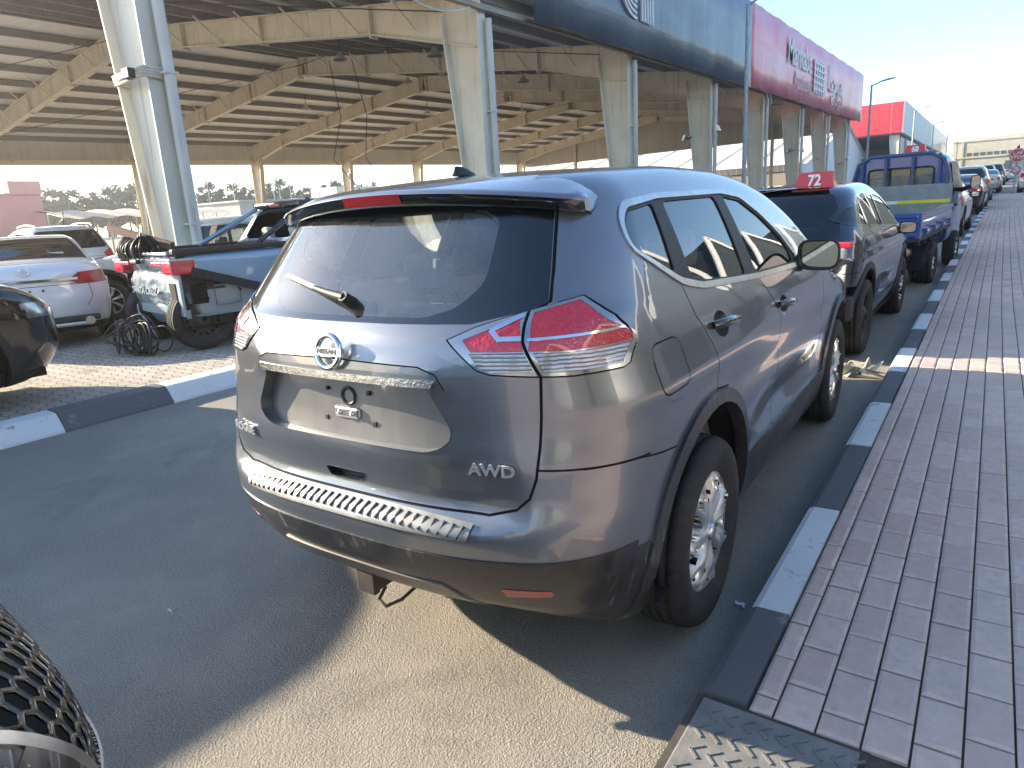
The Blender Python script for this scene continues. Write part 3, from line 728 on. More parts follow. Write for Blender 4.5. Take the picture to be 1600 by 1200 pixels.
for i, y in enumerate(FY):
    z = zg(y); c = MB()
    isec(c, (XN, y, z+.15), (XN, y, z+5.75), (1, 0, 0), .42, 1.02, .30)      # outer flange upright, inner flange leaning
    c.bbox((XN-.55, y-.25, z+.14), (XN+.10, y+.25, z+.19), .01); sb(c, 'column', ST2 if i == 0 else ST)
    p = MB(); p.tube([(XN+.13, y+.10, z+.2), (XN+.13, y+.10, z+5.5)], .075, 12)
    for q in (1.6, 3.6): p.box((XN+.0, y+.0, z+q), (XN+.21, y+.19, z+q+.03))
    sb(p, 'downpipe', PIPE)
    f = MB(); isec(f, (XF_, y, z+.15), (XF_, y, z+5.3), (-1, 0, 0), .40, .95, .28); sb(f, 'column', ST)
    for xa, xb, nm in ((XN, XR, 'rafter'), (XF_, XR, 'rafter')):
        r_ = MB(); y = FY[i]+.035; dirx = 1 if xb > xa else -1; L = abs(xb-xa); upv = Vector((-dirx*(roofz(xb)-roofz(xa))/L, 0, 1)).normalized()
        A, B_, C_ = (xa, y, z+roofz(xa)), (xa+dirx*L*.22, y, z+roofz(xa)+(roofz(xb)-roofz(xa))*.22), (xb, y, z+roofz(xb))
        isec(r_, A, B_, upv, 1.0, .62, .24); isec(r_, B_, C_, upv, .62, .66, .24)
        for k in (.22, .5, .75, .985):
            p_ = Vector(A)+(Vector(C_)-Vector(A))*k; r_.box((p_.x-.02, y-.13, p_.z-.72), (p_.x+.02, y+.13, p_.z+.01))
        for k in range(1, 8):                                                  # fly braces
            p_ = Vector(A)+(Vector(C_)-Vector(A))*(k/8); r_.beam(p_+Vector((0, .05, -.6)), p_+Vector((dirx*.15, .75, .03)), .04, .04); r_.beam(p_+Vector((0, -.05, -.6)), p_+Vector((dirx*.15, -.75, .03)), .04, .04)
        sb(r_, nm, ST)
Y0, Y1 = FY[0]-.5, FY[-1]+1.2; YL = [Y0]+FY[1:-1]+[Y1]
xs = [XF_+.3+(XR-XF_-.5)*k/9 for k in range(10)]+[XR+.2+(XN-XR-.5)*k/9 for k in range(10)]
for x in xs:
    b = MB()
    for ya, yb in zip(YL[:-1], YL[1:]): b.beam((x, ya, zg(ya)+roofz(x)+.11), (x, yb, zg(yb)+roofz(x)+.11), .085, .22)
    sb(b, 'purlin', PURL)
b = MB()
for ya, yb in zip(YL[:-1], YL[1:]):
    v = [(x, y, zg(y)+roofz(x)+h) for y in (ya, yb) for x, h in ((XF_-.2, .23), (XR, .24), (XN+.2, .23))]; b.add(v, [(0, 1, 4, 3), (1, 2, 5, 4)])
sb(b, 'roof_sheet', ROOF)
def wallband(name, x, h0, h1, m, ya, yb, th=.12, side=0):
    b = MB(); n = max(1, int((yb-ya)/4)); ys = [ya+(yb-ya)*k/n for k in range(n+1)]
    v = [(x+dx, y, zg(y)+h) for y in ys for dx, h in ((0, h0), (th, h0), (th, h1), (0, h1))]
    b.add(v, [(k*4+i, k*4+(i+1) % 4, k*4+4+(i+1) % 4, k*4+4+i) for k in range(n) for i in range(4)]+[(0, 1, 2, 3), tuple(range(n*4, n*4+4))]); return sb(b, name, m)
wallband('cladding_panel', XF_-.35, 4.95, 6.6, CLAD, Y0, Y1); 
eb = MB()
for ya, yb in zip(YL[:-1], YL[1:]): eb.beam((XF_+.1, ya, zg(ya)+5.0), (XF_+.1, yb, zg(yb)+5.0), .18, .22)
sb(eb, 'eaves_beam', ST)
# gable cladding at the far end with its posts
b = MB(); z = zg(Y1); pts = [(XF_, z+4.6), (XN, z+4.9), (XN, z+roofz(XN)+.2), (XR, z+roofz(XR)+.2), (XF_, z+roofz(XF_)+.2)]
v = [(x, Y1+d, h) for d in (0, .1) for x, h in pts]; b.add(v, [(0, 1, 2, 3, 4), (9, 8, 7, 6, 5)]+[(i, (i+1) % 5, (i+1) % 5+5, i+5) for i in range(5)]); sb(b, 'gable_cladding', m_sheet('gable_sheet', (.58, .56, .51), 0, .3))
for x in (-13.5, -19.3, -25.5, -31.5): q = MB(); isec(q, (x, Y1-.2, z+.15), (x, Y1-.2, z+roofz(x)), (0, -1, 0), .25, .25, .2); sb(q, 'gable_post', ST)
# sign boards: dark blue-grey then red, with buckled lower edge and a dark soffit
def m_board(name, base, fade):
    t = NT(name); v = t.pos((7, 7, .25)); n = t.noise(v, .6, 5, .6); n2 = t.noise(t.pos((.25, .25, .8)), 1, 4, .6); s3 = t.noise(t.pos((30, 30, .12)), .4, 2, .5)
    c = t.mix(t.ramp(n2, [(.35, 0.), (.65, .55)]), base, fade); c = t.mix(t.ramp(n, [(.5, 0.), (.8, .35)]), c, tuple(x*.6 for x in base)); c = t.mix(t.ramp(s3, [(.68, 0.), (.76, .55)]), c, (.5, .52, .54))
    t.set(base=c, rough=.42, coat=.25); t.bump(t.noise(t.pos((1.2, 1.2, .2)), 1, 3, .6), .5, .06); return t.m
XS = XN+.42; YM = -2.247+(23.08+2.247)*(1.648-XS)/(1.648+5.65)
def board(name, ya, yb, m, th=.10):
    b = MB(); n = int((yb-ya)/.45); v = []
    for k in range(n+1):
        y = ya+(yb-ya)*k/n; s = .05*math.sin(y*1.9)+.03*math.sin(y*4.7+1); z = zg(y)
        for dx, h in ((0, 5.62+.5*s), (th+s*.6, 5.60+.8*s), (th+s*.4, 6.6), (th+s*.25, 7.9), (th, 8.9+.4*s*(1 if name else 0)), (0, 8.9)): v.append((XS+dx, y, z+h))
    b.add(v, [(k*6+i, k*6+(i+1) % 6, k*6+6+(i+1) % 6, k*6+6+i) for k in range(n) for i in range(6)]+[tuple(range(6)), tuple(range(n*6, n*6+6))], 0, True)
    return sb(b, name, m)
YB = 12.4
bd1 = board('sign_board', YB, YM, m_board('slate_board', (.055, .075, .105), (.17, .205, .25))); bd2 = board('sign_board', YM+.02, 59.0, m_board('faded_red_board', (.74, .10, .16), (.80, .42, .48)))
bd2['label'] = 'faded red sign board with pale lettering'; bd1['label'] = 'slate blue sign board with pale curved stripes'
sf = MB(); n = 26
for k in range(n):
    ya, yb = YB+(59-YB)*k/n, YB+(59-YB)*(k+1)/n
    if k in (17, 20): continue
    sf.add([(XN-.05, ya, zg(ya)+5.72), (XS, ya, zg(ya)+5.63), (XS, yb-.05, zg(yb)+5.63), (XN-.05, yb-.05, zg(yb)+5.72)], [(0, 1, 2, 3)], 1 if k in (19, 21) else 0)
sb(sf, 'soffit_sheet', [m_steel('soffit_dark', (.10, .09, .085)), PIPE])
lt = MB()
for ya, yb in zip(YL[:-1], YL[1:]): lt.beam((XN+.08, ya, zg(ya)+5.70), (XN+.08, yb, zg(yb)+5.70), .14, .10)
sb(lt, 'eaves_beam', m_steel('gutter', (.34, .29, .22)))
tr = MB()                                                                   # torn trim hanging from the soffit
for y, L in ((32.5, .9), (45.2, .8), (33.1, .5), (53, .6)): tr.tube([(XS-.05, y, zg(y)+5.65), (XS+.02, y+.12, zg(y)+5.3), (XS-.02, y+.05, zg(y)+5.65-L)], .025, 5)
for y in (7.9, ): tr.tube([(XS-.2, Y0+5.0+.3*k, zg(y)+5.62-.25*math.sin(math.pi*k/8)) for k in range(9)], .018, 5)
sb(tr, 'torn_trim', PIPE)
WL = flat('pale_sign_paint', (.72, .68, .68), .6, .15, 3); WL2 = flat('faded_sign_paint', (.60, .36, .38), .6, .2, 2)
def board_text(txt, y, h, s, m, sx=1, bold=0, name='sign_lettering'):
    o = lettering(name, txt, s, frame_m((XS+.155, y, zg(y)+h), (0, 1, .02), (0, -.02, 1)), m, bd2 if y > YM else bd1, depth=.004, bold=bold, sx=sx); o.data.transform(Matrix.Translation(-SO)); return o
board_text('Marhaba', 38.1, 7.75, 1.75, WL, .88, .02); board_text('Auctions', 38.9, 6.55, 1.25, WL2, .92, .01)
board_text('\ufe8e\ufe92\ufea3\ufeae\ufee3', 48.0, 7.35, 2.1, WL, 1.05, .015); board_text('\ufe95\ufe8d\ufea9\ufe8d\ufeb0\ufee4\ufee0\ufedf', 48.6, 6.35, 1.1, WL2, 1.1, .01)
lg = MB()                                                                   # woven square emblem between the two names
for k in range(5):
    y = 41.6+k*.62; lg.beam((XS+.16, y, zg(y)+6.3), (XS+.16, y, zg(y)+8.05), .05, .30, upv=(0, 1, 0))
    lg.beam((XS+.18, 41.3, zg(43)+6.5+k*.34), (XS+.18, 44.4, zg(43)+6.54+k*.34), .05, .13)
sb(lg, 'sign_emblem', WL, bd2)
lg = MB()                                                                   # curved stripes on the slate board
for k in range(5):
    r_ = .50+.15*k; pts = [(XS+.17, 17.70-r_, zg(17)+8.75)]+[(XS+.17, 17.70-r_*math.cos(a), zg(17)+7.55-r_*math.sin(a)) for a in [R(7.5*j) for j in range(13)]]
    for p, q in zip(pts[:-1], pts[1:]): lg.beam(p, q, .075, .05, upv=(1, 0, 0))
for k in range(5): lg.beam((XS+.17, 18.08+.19*k, zg(17)+6.45), (XS+.17, 18.08+.19*k, zg(17)+8.75), .075, .05, upv=(1, 0, 0))
sb(lg, 'sign_emblem', WL, bd1)
# lamps, floodlights, bracing cables inside
for i, (x, y) in enumerate([(-16, 14.3), (-14, 21.9), (-20, 21.9), (-26, 14.5), (-13, 29.4), (-20, 29.5), (-27, 22), (-17, 37), (-26, 30), (-12, 14.2), (-24, 37)]):
    b = MB(); z = zg(y)+roofz(x); b.tube([(x, y, z), (x, y, z-.5)], .015, 6); b.lathe([(.05, 0), (.10, -.1), (.24, -.24), (.235, -.25), (.09, -.12)], 20, 1, 'z', Matrix.Translation((x, y, z-.45))); sb(b, 'hanging_lamp', [M['black'], M['satin']])
for y, x, h, sg in ((FY[3]+.2, XN+.2, 3.85, 1), (FY[3]-.2, XN-1.0, 3.6, -1), (FY[5]+.3, XN+.15, 3.3, 1), (FY[5]-.3, XN-.5, 3.3, -1), (FY[6], XN-.6, 2.9, -1), (FY[7], XN+.2, 2.9, 1), (FY[7]-.2, XN-.5, 2.6, -1), (FY[1]-.1, XF_+.9, 3.1, 1), (FY[2]-.1, XF_+.9, 4.4, 1), (FY[4]-.1, XF_+.8, 4.1, 1)):
    b = MB(); z = zg(y)+h; b.bbox((x-.05, y-.17, z-.13), (x+.05, y+.17, z+.13), .015, 0, Matrix.Translation((x, y, z)) @ Matrix.Rotation(R(-25*sg), 4, 'Y') @ Matrix.Translation((-x, -y, -z))); b.tube([(x, y, z), (x-.15*sg, y, z-.05), (x-.3*sg, y, z)], .02, 6, 1); sb(b, 'floodlight', [M['satin'], M['black']])
cb = MB()
for i in range(0, 6):
    for xa, xb in ((XN-1, XR), (XF_+1, XR)):
        for s in (0, 1):
            y0_, y1_ = (FY[i], FY[i+1]) if s else (FY[i+1], FY[i]); 
            if i in (0, 1, 4): cb.tube([(xa, y0_, zg(y0_)+roofz(xa)-.25), (xb, y1_, zg(y1_)+roofz(xb)-.25)], .014, 5)
sb(cb, 'bracing_cable', M['rust'])
cb = MB()
for k in range(2): cb.tube([(XR+3+.7*k, 17.2+.5*k-1.4*0, zg(17)+roofz(XR+3)-.3), (XR+3.2+.9*k, 17.3+.5*k, zg(17)+5.2), (XR+2.4+1.2*k, 17.4+.6*k, zg(17)+3.7), (XR+3.6+1.1*k, 17.6+.4*k, zg(17)+2.4)], .016, 5)
sb(cb, 'hanging_cable', M['black'])
# rope lashed round the nearest column
b = MB()
for k in range(4):
    z = zg(3.35)+3.55+.035*k; b.tube([(XN-.72-.01*k, 3.14, z), (XN-.35, 3.12, z+.05*math.sin(k)), (XN+.05, 3.14, z+.02), (XN+.07, 3.55, z), (XN-.35, 3.57, z+.03), (XN-.74, 3.55, z-.01)], .022, 6, closed=True)
b.bbox((XN-.30, 3.02, zg(3)+3.55), (XN-.12, 3.12, zg(3)+3.68), .01, 1); ro = sb(b, 'lashed_rope', [flat('old_rope', (.55, .50, .42), .9, .25, 40), M['black']])
# ------------------------------------------------------------------ the grey SUV in front
def rg_extra(y,z):
    e=0
    for wy in (0.,2.705):
        d=np.hypot(y-wy,z-.36); e=e+.016*np.exp(-((d-.42)/.07)**2)*sstep(.2,.5,z)
    e=e-.014*np.exp(-((z-.60)/.10)**2)*sstep(.35,.9,y)*(1-sstep(1.9,2.4,y))
    e=e+.012*np.exp(-((z-1.0)/.05)**2)*(1-sstep(.2,1.2,y))
    e=e-.010*np.exp(-((z-.86)/.06)**2)*sstep(-.1,.5,y)*(1-sstep(2.0,2.6,y))
    return e
RG=Body(rear=[(.18,-.55),(.25,-.72),(.33,-.80),(.42,-.87),(.50,-.915),(.58,-.94),(.64,-.95),(.662,-.945),(.69,-.905),(.74,-.885),(.80,-.89),(.84,-.895),(.95,-.885),(1.05,-.88),(1.12,-.875),(1.18,-.86),(1.235,-.825),(1.26,-.80),(1.35,-.735),(1.45,-.665),(1.55,-.595),(1.62,-.545),(1.75,-.45)],
 rear_corner=[(.18,-.6),(.25,-.74),(.33,-.81),(.42,-.87),(.50,-.915),(.58,-.94),(.66,-.945),(.75,-.925),(.84,-.91),(.95,-.89),(1.05,-.88),(1.12,-.875),(1.18,-.86),(1.235,-.83),(1.26,-.80),(1.35,-.735),(1.45,-.665),(1.55,-.595),(1.62,-.545),(1.75,-.45)],
 rearc=[(.2,.36),(1.2,.38),(1.35,.45),(1.6,.65)],
 front=[(.2,3.4),(.3,3.55),(.45,3.64),(.6,3.66),(.75,3.64),(.9,3.57),(1.0,3.45),(1.2,3.2)],frontc=[(.2,.35),(1.2,.35)],
 half=[(.15,.78),(.18,.80),(.25,.845),(.33,.87),(.42,.885),(.55,.897),(.70,.907),(.80,.914),(.90,.918),(1.0,.914),(1.06,.905),(1.12,.89),(1.18,.868),(1.25,.838),(1.35,.795),(1.45,.748),(1.55,.695),(1.62,.65),(1.75,.56)],
 plan=[(-1.0,.94),(-.6,.97),(0,.99),(.8,1.),(2.,1.),(2.7,.99),(3.2,.955),(3.7,.89)],
 top=[(-1,1.57),(-.75,1.60),(-.6,1.625),(-.3,1.66),(0,1.68),(.5,1.695),(.9,1.69),(1.2,1.67),(1.5,1.61),(1.75,1.52),(2.,1.38),(2.2,1.255),(2.35,1.165),(2.5,1.12),(2.8,1.08),(3.2,1.0),(3.5,.88),(3.75,.7)],
 crown=[(-1,.07),(1.2,.06),(2.4,.08),(3.6,.12)],zb=lambda y: .24+.13*(1-sstep(-.85,-.45,y)),lim=((-1.0,-1.05,.1),(1.0,3.8,1.78)),extra=rg_extra,rr=.22,rs=.10,rf=.2)
LAMP = {'red_in': [(0.458, 1.197), (0.597, 1.252), (0.627, 1.167), (0.488, 1.166)], 'red_out': [(0.624, 1.261), (0.713, 1.286), (0.809, 1.209), (0.829, 1.188), (0.834, 1.167), (0.731, 1.163), (0.638, 1.167), (0.637, 1.204)], 'clear_in': [(0.483, 1.162), (0.628, 1.164), (0.657, 1.112), (0.551, 1.11), (0.511, 1.125)], 'clear_out': [(0.651, 1.163), (0.731, 1.159), (0.833, 1.165), (0.829, 1.113), (0.77, 1.109), (0.681, 1.109)], 'jline': [(0.602, 1.256), (0.532, 1.22), (0.558, 1.199), (0.617, 1.2)]}
def build_rogue():
    root = empty('parked_suv', (0, 0, 0), R(1.08))
    tag(root, 'dusty dark grey SUV with chrome badge and grooved bumper plate, its rear nearest the camera', 'car')
    P_ = paint('dusty_grey_paint', (.205, .217, .238), .66, .30, .26, (.44, .43, .40), .85, cior=1.55, lining=(.55, .54, .51))
    D_ = M['dusty']; B = RG; S = Shell(B, .026)
    S.carve([(-.52, .47), (-.50, .545), (-.70, .567), (-1.1, .575), (-1.1, .05), (-.3, .05)], 'x', 'lower')
    S.carve([(-1.2, .575), (-1.2, .05), (1.2, .05), (1.2, .575)], 'y', 'lower')
    S.carve([(.3, .50), (2.3, .475), (2.3, .1), (.3, .1)], 'x', 'sill', only=[None])
    S.carve([(2.9, .1), (2.9, .45), (3.9, .45), (3.9, .1)], 'x', 'lower', only=[None], face=.02)
    S.carve([(-1, .1), (1, .1), (1, .45), (-1, .45)], '-y', 'lower', only=[None])
    for y in (0, 2.705):
        S.carve(circle2((y, .37), .522, 44), 'x', 'arch_trim', only=[None, 'lower', 'sill']); S.carve(circle2((y, .37), .468, 40), 'x', 'gone', face=.05)
    # doors and their gaps
    rd = [(-.088, 1.262), (-.075, 1.17), (-.002, 1.06), (.028, .96), (.03, .893), (.17, .872), (.33, .79), (.45, .66), (.50, .50), (.93, .488), (.94, .944), (.93, 1.03), (.75, 1.20)]
    S.carve(rd, 'x', 'rear_door', only=[None]); S.carve([(.75, 1.2), (.93, 1.03), (.94, .944), (.95, .488), (2.02, .478), (2.05, .8), (2.0, 1.12), (1.45, 1.185)], 'x', 'front_door', only=[None])
    S.seam([(-.09, 1.27), (-.075, 1.17), (-.002, 1.06), (.028, .96), (.03, .893)], .006, 'x'); S.seam([(.748, 1.2), (.93, 1.03), (.94, .944), (.95, .48)], .006, 'x'); S.seam([(2.02, .478), (2.05, .8), (2.0, 1.12)], .006, 'x')
    S.seam([(.03, .893), (.17, .872)], .005, 'x'); S.seam([(2.0, 1.12), (2.6, 1.09), (3.2, .97), (3.4, .84)], .006, 'x')
    fl = rounded([(-.465, 1.137), (-.262, 1.135), (-.252, .985), (-.455, .983)], .045)
    S.seam(fl, .005, 'x', closed=True)
    # side windows
    dlo = rounded([(-.345, 1.40), (-.325, 1.49), (-.262, 1.545), (.017, 1.567), (.733, 1.575), (.981, 1.553), (1.187, 1.468), (1.379, 1.362), (1.55, 1.225), (1.50, 1.175), (.744, 1.197), (.082, 1.234), (-.088, 1.268), (-.172, 1.31)], [.05, .08, .04, .04, .05, .05, .05, .05, .03, .03, .05, .05, .05, .05], 3)
    S.carve(dlo, 'x', 'window_trim')
    inn = rounded([(-.328, 1.405), (-.312, 1.475), (-.25, 1.525), (.017, 1.548), (.733, 1.556), (.97, 1.535), (1.175, 1.452), (1.37, 1.345), (1.51, 1.225), (1.48, 1.198), (.746, 1.219), (.09, 1.256), (-.08, 1.29), (-.165, 1.33)], .03, 3)
    S.carve(inn, 'x', 'pillar')
    S.carve(rounded([(-.318, 1.408), (-.305, 1.47), (-.245, 1.515), (-.035, 1.535), (-.10, 1.312), (-.16, 1.338)], .02, 3), 'x', 'quarter_glass')
    S.carve(rounded([(.055, 1.54), (.635, 1.548), (.60, 1.232), (.12, 1.262), (.02, 1.28)], .03, 3), 'x', 'rear_side_glass')
    S.carve(rounded([(.745, 1.546), (.965, 1.524), (1.165, 1.444), (1.36, 1.334), (1.44, 1.265), (1.42, 1.208), (.745, 1.228)], .02, 3), 'x', 'front_side_glass')
    # windscreen and headlamps
    S.carve(sym([(.56, 2.27), (.60, 1.75), (.56, 1.62), (.2, 1.56)]), 'z', 'windscreen', face=.3)
    S.carve([(2.95, .93), (3.55, .84), (3.7, .72), (3.3, .74)], 'x', 'headlamp', only=[None])
    S.carve(sym([(.42, .72), (.36, .58), (.2, .52)]), '-y', 'grille', only=[None])
    # tailgate, rear glass, lamps
    gate = sym([(.40, .704), (.534, .704), (.616, .728), (.651, .762), (.667, .817), (.673, .905), (.674, .992), (.672, 1.10), (.633, 1.17), (.609, 1.262), (.65, 1.289), (.631, 1.364), (.58, 1.531), (.55, 1.60), (.3, 1.605)])
    S.carve(gate, 'y', 'tailgate', only=[None]); S.seam(gate, .0075, 'y', closed=True)
    S.seam([(.674, .842), (.80, .836), (.90, .832)], .006, 'y'); S.seam([(-.674, .842), (-.80, .836), (-.90, .832)], .006, 'y')
    S.seam([(-.72, .836), (-.563, .832), (-.342, .798)], .006, 'x')
    S.carve(sym([(.2, 1.234), (.464, 1.237), (.607, 1.268), (.645, 1.289), (.625, 1.364), (.574, 1.531), (.55, 1.585), (.25, 1.60)]), 'y', 'glass_border')
    S.carve(rounded(sym([(.30, 1.253), (.40, 1.28), (.46, 1.344), (.44, 1.52), (.38, 1.548)]), .03, 3), 'y', 'rear_glass')
    lamp = [(.41, 1.197), (.489, 1.232), (.607, 1.268), (.715, 1.297), (.792, 1.238), (.834, 1.185), (.842, 1.165), (.842, 1.109), (.833, 1.10), (.743, 1.096), (.671, 1.099), (.543, 1.106), (.505, 1.118)]
    qs = {k: v for k, v in LAMP.items() if k != 'jline'}
    for s in (1, -1):
        fx = (lambda p: p) if s > 0 else mir
        S.carve(fx(lamp), 'y', 'lamp_rim', face=.04)
        for nm in qs: S.carve(fx(qs[nm]), 'y', nm, face=.04, only=['lamp_rim'])
        S.carve(fx([(.632, 1.193), (.723, 1.196), (.815, 1.201), (.815, 1.207), (.722, 1.203), (.632, 1.2)]), 'y', 'lamp_line', face=.04)
        S.seam(fx(LAMP['jline']), .012, 'y', 'lamp_line')
        S.seam(fx([(.609, 1.268), (.622, 1.19), (.633, 1.168), (.672, 1.099)]), .008, 'y')
        S.seam(fx(lamp), .005, 'y', closed=True)
        S.carve(fx([(.50, .50), (.75, .497), (.77, .47), (.75, .405), (.5, .39)]), 'y', 'lamp_pocket', face=.1); S.carve(fx(rounded([(.552, .475), (.688, .472), (.684, .446), (.556, .440)], .008, 2)), 'y', 'reflector', face=.1)
    S.carve(sym([(.36, .455), (.45, .36), (.40, .2)]), 'y', 'skid', only=['lower'])
    rec = rounded(sym([(.34, .872), (.39, .888), (.422, .915), (.425, .945), (.347, 1.068)]), .02, 3)
    S.carve(rec, 'y', 'plate_recess'); S.carve(sym([(.372, 1.064), (.385, 1.087)]), 'y', 'chrome_bar', only=['tailgate', 'plate_recess'])
    S.seam([(-.41, 1.06), (-.385, 1.103), (-.33, 1.122), (0, 1.128), (.33, 1.122), (.385, 1.103), (.41, 1.06)], .004, 'y', only=['tailgate'])
    S.carve(rounded(sym([(.07, .737), (.09, .769)]), .012, 3), 'y', 'grip_recess')
    # handle bowls
    for c in ((.135, 1.105), (1.03, 1.045)): S.carve([(c[0]+.075*math.cos(a), c[1]+.046*math.sin(a)) for a in [2*math.pi*k/24 for k in range(24)]], 'x', 'bowl')
    S.done()
    S.part(None, 'body', P_, root)
    S.part('seam', 'panel_gaps', M['seam'], root, -.004)
    [S.part(['lower', 'lamp_pocket'], 'lower_bumper', D_, root, .004, .012, keep=lambda c, fr=fr: (c[1] > 1.3) == fr) for fr in (False, True)]
    
    for s in (1, -1):
        S.part('sill', 'sill_trim', D_, root, .012, .02, side=s)
        for fr in (0, 1): S.part('arch_trim', 'arch_trim', M['dusty'], root, .012, .05, side=s, keep=lambda c, fr=fr: (c[1] > 1.3) == bool(fr))
    # the tailgate is gently pushed up around the badge
    def gd(P): return .010*sstep(.46, .36, np.abs(P[:, 0]))*sstep(1.03, 1.07, P[:, 2])*sstep(1.155, 1.115, P[:, 2])
    tg = S.part('tailgate', 'tailgate', P_, root, 0, .02, disp=gd)
    S.part('plate_recess', 'number_plate_recess', paint('dusty_recess_paint', (.15, .15, .15), .45, .35, .9, (.40, .37, .32), 1.5), tg, -.040, -.042)
    S.part('chrome_bar', 'chrome_bar', flat('dusty_chrome', (.62, .60, .56), .22, .35, 60, metal=1, bump=.4, bscale=120), tg, .014, .03)
    S.part('grip_recess', 'grip_recess', M['dusty'], tg, -.03, -.032)
    S.part('glass_border', 'rear_glass_border', M['gloss'], tg, -.004, .01); S.part('rear_glass', 'rear_window', M['rearglass'], tg, -.004)
    for s, nm in ((1, 'right'), (-1, 'left')):
        tl = S.part('lamp_rim', 'tail_light', M['lampbody'], root, .004, .01, side=s)
        S.part(['red_in', 'red_out'], 'red_lens', M['redlens'], tl, .002, side=s); S.part(['clear_in', 'clear_out'], 'clear_lens', M['clearlens'], tl, .002, side=s); S.part('lamp_line', 'light_guide', M['chrome'], tl, .005, side=s)
        S.part('reflector', 'reflector', M['redlens2'], root, .006, .01, side=s)
        for d, gl, hn in (('rear_door', 'rear_side_glass', (.135, 1.105)), ('front_door', 'front_side_glass', (1.03, 1.045))):
            do = S.part(d, d, P_, root, 0, .02, side=s)
            S.part(gl, 'window', M['glass'], do, -.006, side=s)
            S.part('bowl', 'handle_bowl', P_, do, side=s, keep=lambda c, y=hn[0]: abs(c[1]-y) < .2, disp=lambda P, y=hn[0], z=hn[1]: -.022*np.clip(1-((P[:, 1]-y)/.075)**2-((P[:, 2]-z)/.046)**2, 0, 1)**.6)
            hy, hz = hn; pr = B.project(np.array([[s*.9, hy-.10, hz+.012], [s*.9, hy+.02, hz+.004], [s*.9, hy+.10, hz-.004]])); nn = B.normals(pr)
            hb = MB(); hb.tube([pr[0]+nn[0]*.006, pr[0]*.75+pr[1]*.25+nn[0]*.026, pr[1]+nn[1]*.032, pr[2]*.8+pr[1]*.2+nn[1]*.028, pr[2]+nn[2]*.004], [.014, .017, .018, .017, .014], 12); hb.build('door_handle', M['gloss'], do)
        S.part('quarter_glass', 'quarter_window', M['glass'], root, -.006, side=s); S.part('window_trim', 'window_chrome_trim', M['satin'], root, .006, .012, side=s); S.part('pillar', 'pillar_trim', M['black'], root, .0, .01, side=s)
        S.part('headlamp', 'headlight', M['clearlens'], root, .003, .01, side=s)
        c = Vector((s*.968, 1.48, 1.235)); mirror(root, c, (.195, .11, .15), s, M['gloss'], foot=(s*.87, 1.52, 1.19))
    S.part('skid', 'skid_panel', flat('skid_paint', (.20, .185, .165), .42, .2, 8, metal=.4), root, .010, .02); S.part('windscreen', 'windscreen', M['clearglass'], root, -.004); S.part('grille', 'grille', M['black'], root, -.01)
    # wheel wells
    for y in (0, 2.705):
        for s in (-1, 1):
            w = MB(); w.lathe([(.05, s*.50), (.47, s*.50), (.485, s*.60), (.478, s*.875)], 40, M=Matrix.Translation((0, y, .37)))
            w.v = [(p[0], p[1], max(p[2], .30)) for p in w.v]; w.build('wheel_well', M['under'], root)
    ub = MB(); ub.box((-.68, -.55, .27), (.68, 3.2, .34)); ub.bbox((-.45, -.72, .36), (.45, -.4, .5), .04); ub.build('underbody', M['under'], root)
    for y in (0, 2.705):
        for s in (1, -1): wheel(root, s*.905, y, .355, .357, .232, .215, 'cover', side=s, turn=0)
    # cabin
    cabin(root, -.55, 2.0, .74, .45, 1.06)
    for x in (-.40, .40): seat(root, x, .30, .62, .56, back=.56); seat(root, x, 1.15, .60, .5, back=.62)
    cg = MB(); cg.box((-.62, -.5, .62), (.62, .2, .66)); cg.build('cargo_cover', M['seat'], root)
    # spoiler with the high brake light
    def roof_at(x, y):
        a, b_ = 1.85, 1.1
        if float(B(np.array([[x, y, b_]]))[0]) > 0: return 1.50
        for _ in range(24):
            m = (a+b_)/2
            if float(B(np.array([[x, y, m]]))[0]) > 0: a = m
            else: b_ = m
        return b_
    sp = MB(); n = 46; rows = []
    for i in range(n+1):
        x = -.640+1.280*(i-1)/(n-2) if 0 < i < n else math.copysign(.653, i-1); ax = abs(x)
        yr = -.655+.50*ax**2.4; zt = 1.618-.115*x*x; yf = -.36+.06*ax
        if ax > .65:
            yy = [yf, yr*.5+yf*.5, yr+.06, yr+.045]+[yr+.035, yr+.04, yr+.05, yr+.07, yr+.09]; zz = [roof_at(x, yf)-.004, min(roof_at(x, yr*.5+yf*.5), zt)]+[zt-.006, zt-.010, zt-.016, zt-.040, zt-.044, zt-.047, zt-.050]; rows.append([(x, a, c) for a, c in zip(yy, zz)]); continue
        zf = roof_at(x, yf); ym = yr*.5+yf*.5; zm = max(roof_at(x, ym)+.004, zt*.5+zf*.5+.006)
        rows.append([(x, yf, zf-.003), (x, ym, zm), (x, yr+.03, zt+.003), (x, yr+.006, zt-.003), (x, yr, zt-.012), (x, yr+.012, zt-.040), (x, yr+.03, zt-.048), (x, yr+.13, zt-.052), (x, yr+.16, zt-.075)])
    m_ = len(rows[0]); vv = [p for r_ in rows for p in r_]
    fa = [(i*m_+j, (i+1)*m_+j, (i+1)*m_+j+1, i*m_+j+1) for i in range(n) for j in range(m_-1)]
    sp.add(vv, [f for k, f in enumerate(fa) if k % (m_-1) < 4], 0, True); sp.add(vv, [f for k, f in enumerate(fa) if k % (m_-1) >= 4], 1, True)
    sp.add(rows[0], [tuple(range(m_))], 0); sp.add(rows[-1], [tuple(range(m_))[::-1]], 0)
    spo = sp.build('roof_spoiler', [P_, M['gloss']], root)
    bl = MB(); bl.grid(lambda u, v: (-.125+.25*u, -.655+.5*abs(-.125+.25*u)**2.4-.004+.012*v, 1.607-.030*v-.115*(-.125+.25*u)**2), 12, 2); bl.build('brake_light', M['redlens2'], spo)
